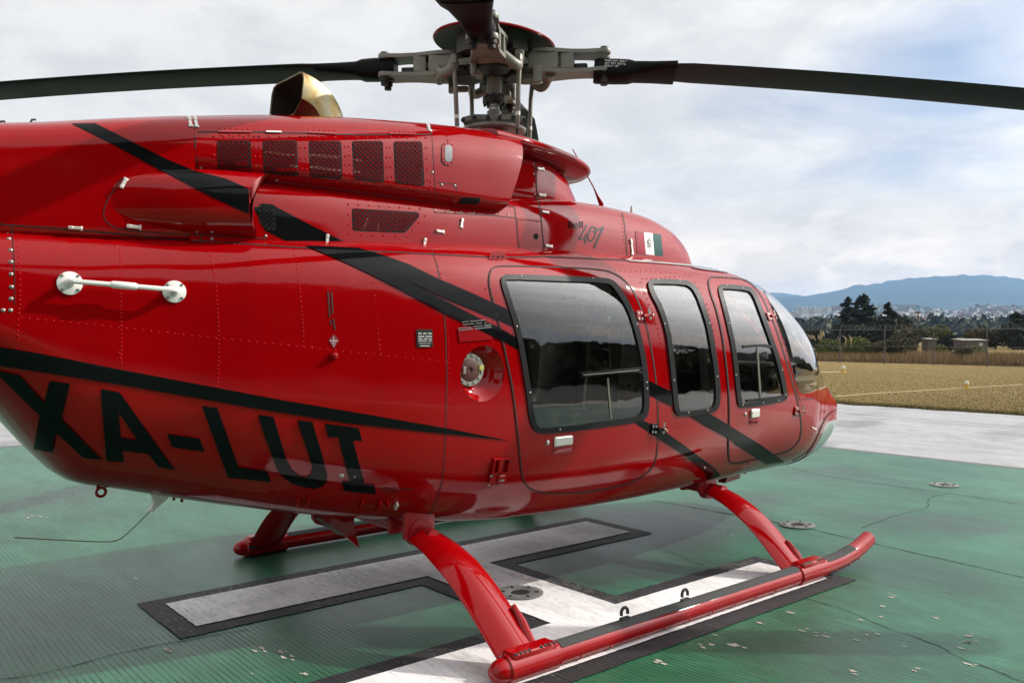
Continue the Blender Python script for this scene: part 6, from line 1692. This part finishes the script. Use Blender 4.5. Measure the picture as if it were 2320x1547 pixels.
terrain('mountain', np.linspace(900, 3200, 150), np.concatenate([np.linspace(4200, 7200, 26), [7500]]), lambda u, D: mv(u, min(D, 7200))+(0 if D <= 7200 else 30), MOUNT, 5)
FU = [1500,1700,1757,1765,1789,1820,1900,2100]; FV = [676,668,663,662,667,670,676,690]
terrain('mountain', np.linspace(1500, 2100, 50), [8300, 9000, 9200], lambda u, D: (float(pchip(FU, FV, np.array([u]))[0]) if D > 8400 else 745)+(12 if D > 9100 else 0), MOUNT, 6)
# mast towers on the near hill
def tower(u, vt, vb, D, label):
    p = at_d(u, vb, D); q = at_d(u, vt, D); s = thing('radio_mast', label, 'mast', tuple(p)); MB().tube([(0, 0, -4), (0, 0, q[2]-p[2])], [1.1, .6], 6).build('mast_shaft', plain('mast_grey', (.4, .4, .42), .6), s)
tower(2142, 701, 728, 1800, 'thin pale radio mast left in the town, above the left shed'); tower(2165, 704, 722, 1800, 'short thin pale mast in the town, above the gap between the sheds')
# houses: cream, grey and brick blocks stepping up the slope
WALLS = [plain('render_pale', (.66, .63, .58), .9, 0, 0, .15, .02), plain('render_grey', (.30, .29, .28), .9, 0, 0, .2, .02), plain('render_tan', (.36, .29, .23), .9, 0, 0, .2, .02), plain('render_brick', (.27, .14, .10), .9, 0, 0, .2, .02), plain('render_white', (.88, .87, .85), .9, 0, 0, .1, .02), plain('render_blue', (.16, .30, .42), .9)]
ROOF_ = plain('flat_roof', (.40, .38, .35), .9, 0, 0, .2, .02); WINM = plain('far_window', (.05, .055, .06), .5)
def hill_pt(u, D): return at_d(u, hill_v(u, D), D)
def house_mesh(k, rg):
    m = MB(); w = rg.uniform(7, 12); d = rg.uniform(7, 12); h = rg.uniform(4.5, 8.5)
    m.box((0, 0, h/2-2), (w, d, h+4), None, 0); m.box((0, 0, h+.15), (w*1.04, d*1.04, .3), None, 1)
    if rg.random() < .6: m.box((w*.2, d*.1, h+1.4), (w*.4, d*.45, 2.2), None, 0)
    for s in (-1, 1):
        for zz_ in ((1.6,) if h < 6 else (1.6, 4.6)):
            for dx in (-.28, .22): m.box((w*dx, s*d/2, zz_), (1.3, .2, 1.3), None, 2); m.box((s*w/2, d*dx, zz_), (.2, 1.3, 1.3), None, 2)
    return m, k
rg = random.Random(21); protos = []
for k in range(12):
    m, c = house_mesh(k, rg); o = m.build('hillside_house', [WALLS[[0, 1, 0, 2, 4, 1, 3, 2, 0, 4, 1, 5][k]], ROOF_, WINM], None, False); protos.append(o.data); bpy.data.objects.remove(o)
HL = ['pale block house with flat roof, one of many in the hillside town', 'grey block house with flat roof, one of many in the hillside town', 'tan block house with flat roof, one of many in the hillside town', 'brick red block house with flat roof, one of many in the hillside town', 'white block house with flat roof, one of many in the hillside town', 'blue block house with flat roof, one of many in the hillside town']
HG = ['pale houses in the hillside town', 'grey houses in the hillside town', 'tan houses in the hillside town', 'brick red houses in the hillside town', 'white houses in the hillside town', 'blue houses in the hillside town']
CIX = [0, 1, 0, 2, 4, 1, 3, 2, 0, 4, 1, 5]
yaw0 = math.atan2(_v[1], _v[0])
def density(u, D):
    v = hill_v(u, D)
    if u < 1780: return .15
    if u < 1990: return .30 if 715 < v < 745 else .12
    return 1.0 if 702 < v < 752 else .35
cnt = 0; rest = MB(); tries = 0; spots = []
while tries < 9000 and len(spots) < 900:
    tries += 1; u = rg.uniform(1770, 2420); D = 1/rg.uniform(1/2900, 1/900)
    if rg.random() > density(u, D)*.9: continue
    spots.append((u, D, rg.randrange(12), rg.uniform(-.5, .5)))
spots.sort(key=lambda s: s[1])
mats_all = WALLS+[ROOF_, WINM]
for i, (u, D, k, a) in enumerate(spots):
    p = hill_pt(u, D)
    if cnt < 280 and 1770 < u < 2330:
        o = obj('hillside_house', protos[k]); o.location = tuple(p); o.rotation_euler = (0, 0, yaw0+a); props(o, HL[CIX[k]], 'house', HG[CIX[k]]); cnt += 1
    else:
        me_ = protos[k]; R = rotz(yaw0+a); co_ = np.array([v.co for v in me_.vertices])@R.T+p
        b = len(rest.V); rest.V.extend(map(tuple, co_))
        for f in me_.polygons:
            rest.F.append(tuple(b+i_ for i_ in f.vertices)); mi = f.material_index; rest.I.append(CIX[k] if mi == 0 else (6 if mi == 1 else 7))
props(obj('far_town', mesh('far_town', rest.V, rest.F, mats_all, False, None, rest.I)), kind='stuff')
# dark trees between the houses
C = []; rg2 = np.random.default_rng(17)
for i in range(520):
    u = rg2.uniform(1700, 2480); D = 1/rg2.uniform(1/2950, 1/520); p = hill_pt(u, D); r = rg2.uniform(3, 8)
    q = rg2.normal(size=(26, 3)); q /= np.linalg.norm(q, axis=1)[:, None]; C.append(p+np.array((0, 0, r*.6))+q*r*np.array((1.3, 1.3, .8)))
C = np.concatenate(C); props(obj('hillside_trees', leaf_mesh('hillside_trees', C, rg2.uniform(2.0, 4.2, len(C)), [L_DARK, L_OL, L_CON], 6)), kind='stuff')
# apartment slabs and other large buildings
AG = 'large buildings on the far hills'
def block(label, u0, u1, v_top, v_bot, D, mat, depth=14, cols=6, rows=8, name='apartment_block', cat='apartment block', group=None):
    a = at_d(u0, v_bot, D); b = at_d(u1, v_bot, D); H = (v_bot-v_top)*D/FPX; w = np.linalg.norm((b-a)[:2]); s = thing(name, label, cat, ((a[0]+b[0])/2, (a[1]+b[1])/2, min(a[2], b[2])), math.atan2((b-a)[1], (b-a)[0]), group or AG)
    MB().box((0, depth/2, H/2-4), (w, depth, H+8)).build('wall', mat, s, False)
    MB().box((0, depth/2, H+.5), (w*1.01, depth*1.02, 1.0)).build('roof', ROOF_, s, False)
    MB().box((w*.1, depth/2, H+2.2), (w*.22, depth*.4, 2.6)).build('roof_hut', mat, s, False)
    wm = MB()
    for i in range(cols):
        for j in range(rows): wm.box((-w/2+w*(i+.5)/cols, -.05, H*(j+.6)/rows), (w/cols*.5, .3, H/rows*.5))
    wm.build('windows', WINM, s, False)['kind'] = 'stuff'
WW = WALLS[4]; WP = WALLS[0]; 
for i, (u0, u1, vt, lab) in enumerate(((1808,1815,697,'leftmost tall white apartment slab of the row near the windshield'),(1816,1825,698,'second white apartment slab of the row from the windshield'),(1826,1833,697.5,'third white apartment slab of the row, cream toned end'),(1834,1843,698.5,'fourth white apartment slab, in the middle of the long row'),(1844,1853,698,'fifth white apartment slab of the long row'),(1854,1862,698.5,'sixth white apartment slab of the long row'),(1863,1873,697,'seventh white apartment slab, widest of the long row'),(1874,1884,696.5,'last white apartment slab of the row before the tall conifer'))):
    block(lab, u0, u1, vt, 711, 2250, WW if i % 3 else WP, 14, 5, 8, group='row of white apartment slabs')
block('cream stepped apartment block lowest at the left beside the windshield', 1793, 1802, 707, 719, 1900, WP, 14, 4, 7); block('cream apartment block directly right of the lowest cream block', 1803, 1816, 709, 719, 1900, WP, 14, 6, 6)
block('greyish apartment tower behind the left edge of the conifers', 1885, 1889, 694, 711, 2500, WALLS[1], 12, 2, 9); block('pinkish apartment slab partly behind the conifer spire', 1891, 1912, 694, 704, 2600, WALLS[2], 14, 8, 6)
block('small white tower block low between windshield and conifers', 1879, 1889, 727, 738, 1200, WW, 10, 3, 6)
block('wide white apartment terrace on the crest of the right hill', 2210, 2230, 691.5, 697, 2900, WW, 16, 8, 4); block('white apartment terrace right on the crest of the right hill', 2233, 2252, 692, 697, 2900, WW, 16, 8, 4); block('short white block at the right end of the crest terraces', 2254, 2262, 692, 696.5, 2900, WW, 14, 4, 3)
block('square pale office block in the town above the right shed', 2188, 2200, 711, 721, 1700, WALLS[1], 14, 4, 5, 'office_block', 'building'); block('brick red block left of the square pale office block', 2179, 2187, 711, 720, 1700, WALLS[3], 12, 3, 4, 'office_block', 'building')
block('white narrow tower left in the town beside a long white hall', 2119.5, 2122, 709, 718, 1700, WW, 8, 1, 4, 'office_block', 'building'); block('long white hall in the town left of the masts', 2123, 2135, 717, 721, 1650, WW, 14, 6, 1, 'hall', 'building')
block('blue walled hall among houses at right in the town', 2222, 2229, 728, 733, 1300, WALLS[5], 10, 3, 2, 'hall', 'building'); block('low white hall below the white apartment row', 1894, 1906, 706, 709.5, 2000, WW, 16, 4, 1, 'hall', 'building')

# =================================================================== haze
def haze():
    m = bpy.data.materials.new('haze_air'); t = NT(m); v = t.n('ShaderNodeVolumePrincipled')
    v.inputs['Color'].default_value = (.36, .62, 1.0, 1); v.inputs['Density'].default_value = HAZE_D; v.inputs['Anisotropy'].default_value = .2
    t.l(v.outputs[0], t.out.inputs['Volume'])
    b = MB(); b.box((0, 0, 280), (21000, 21000, 562.0)); o = b.build('haze', m, None, False); o['kind'] = 'stuff'
HAZE_D = 0.95e-4
haze()
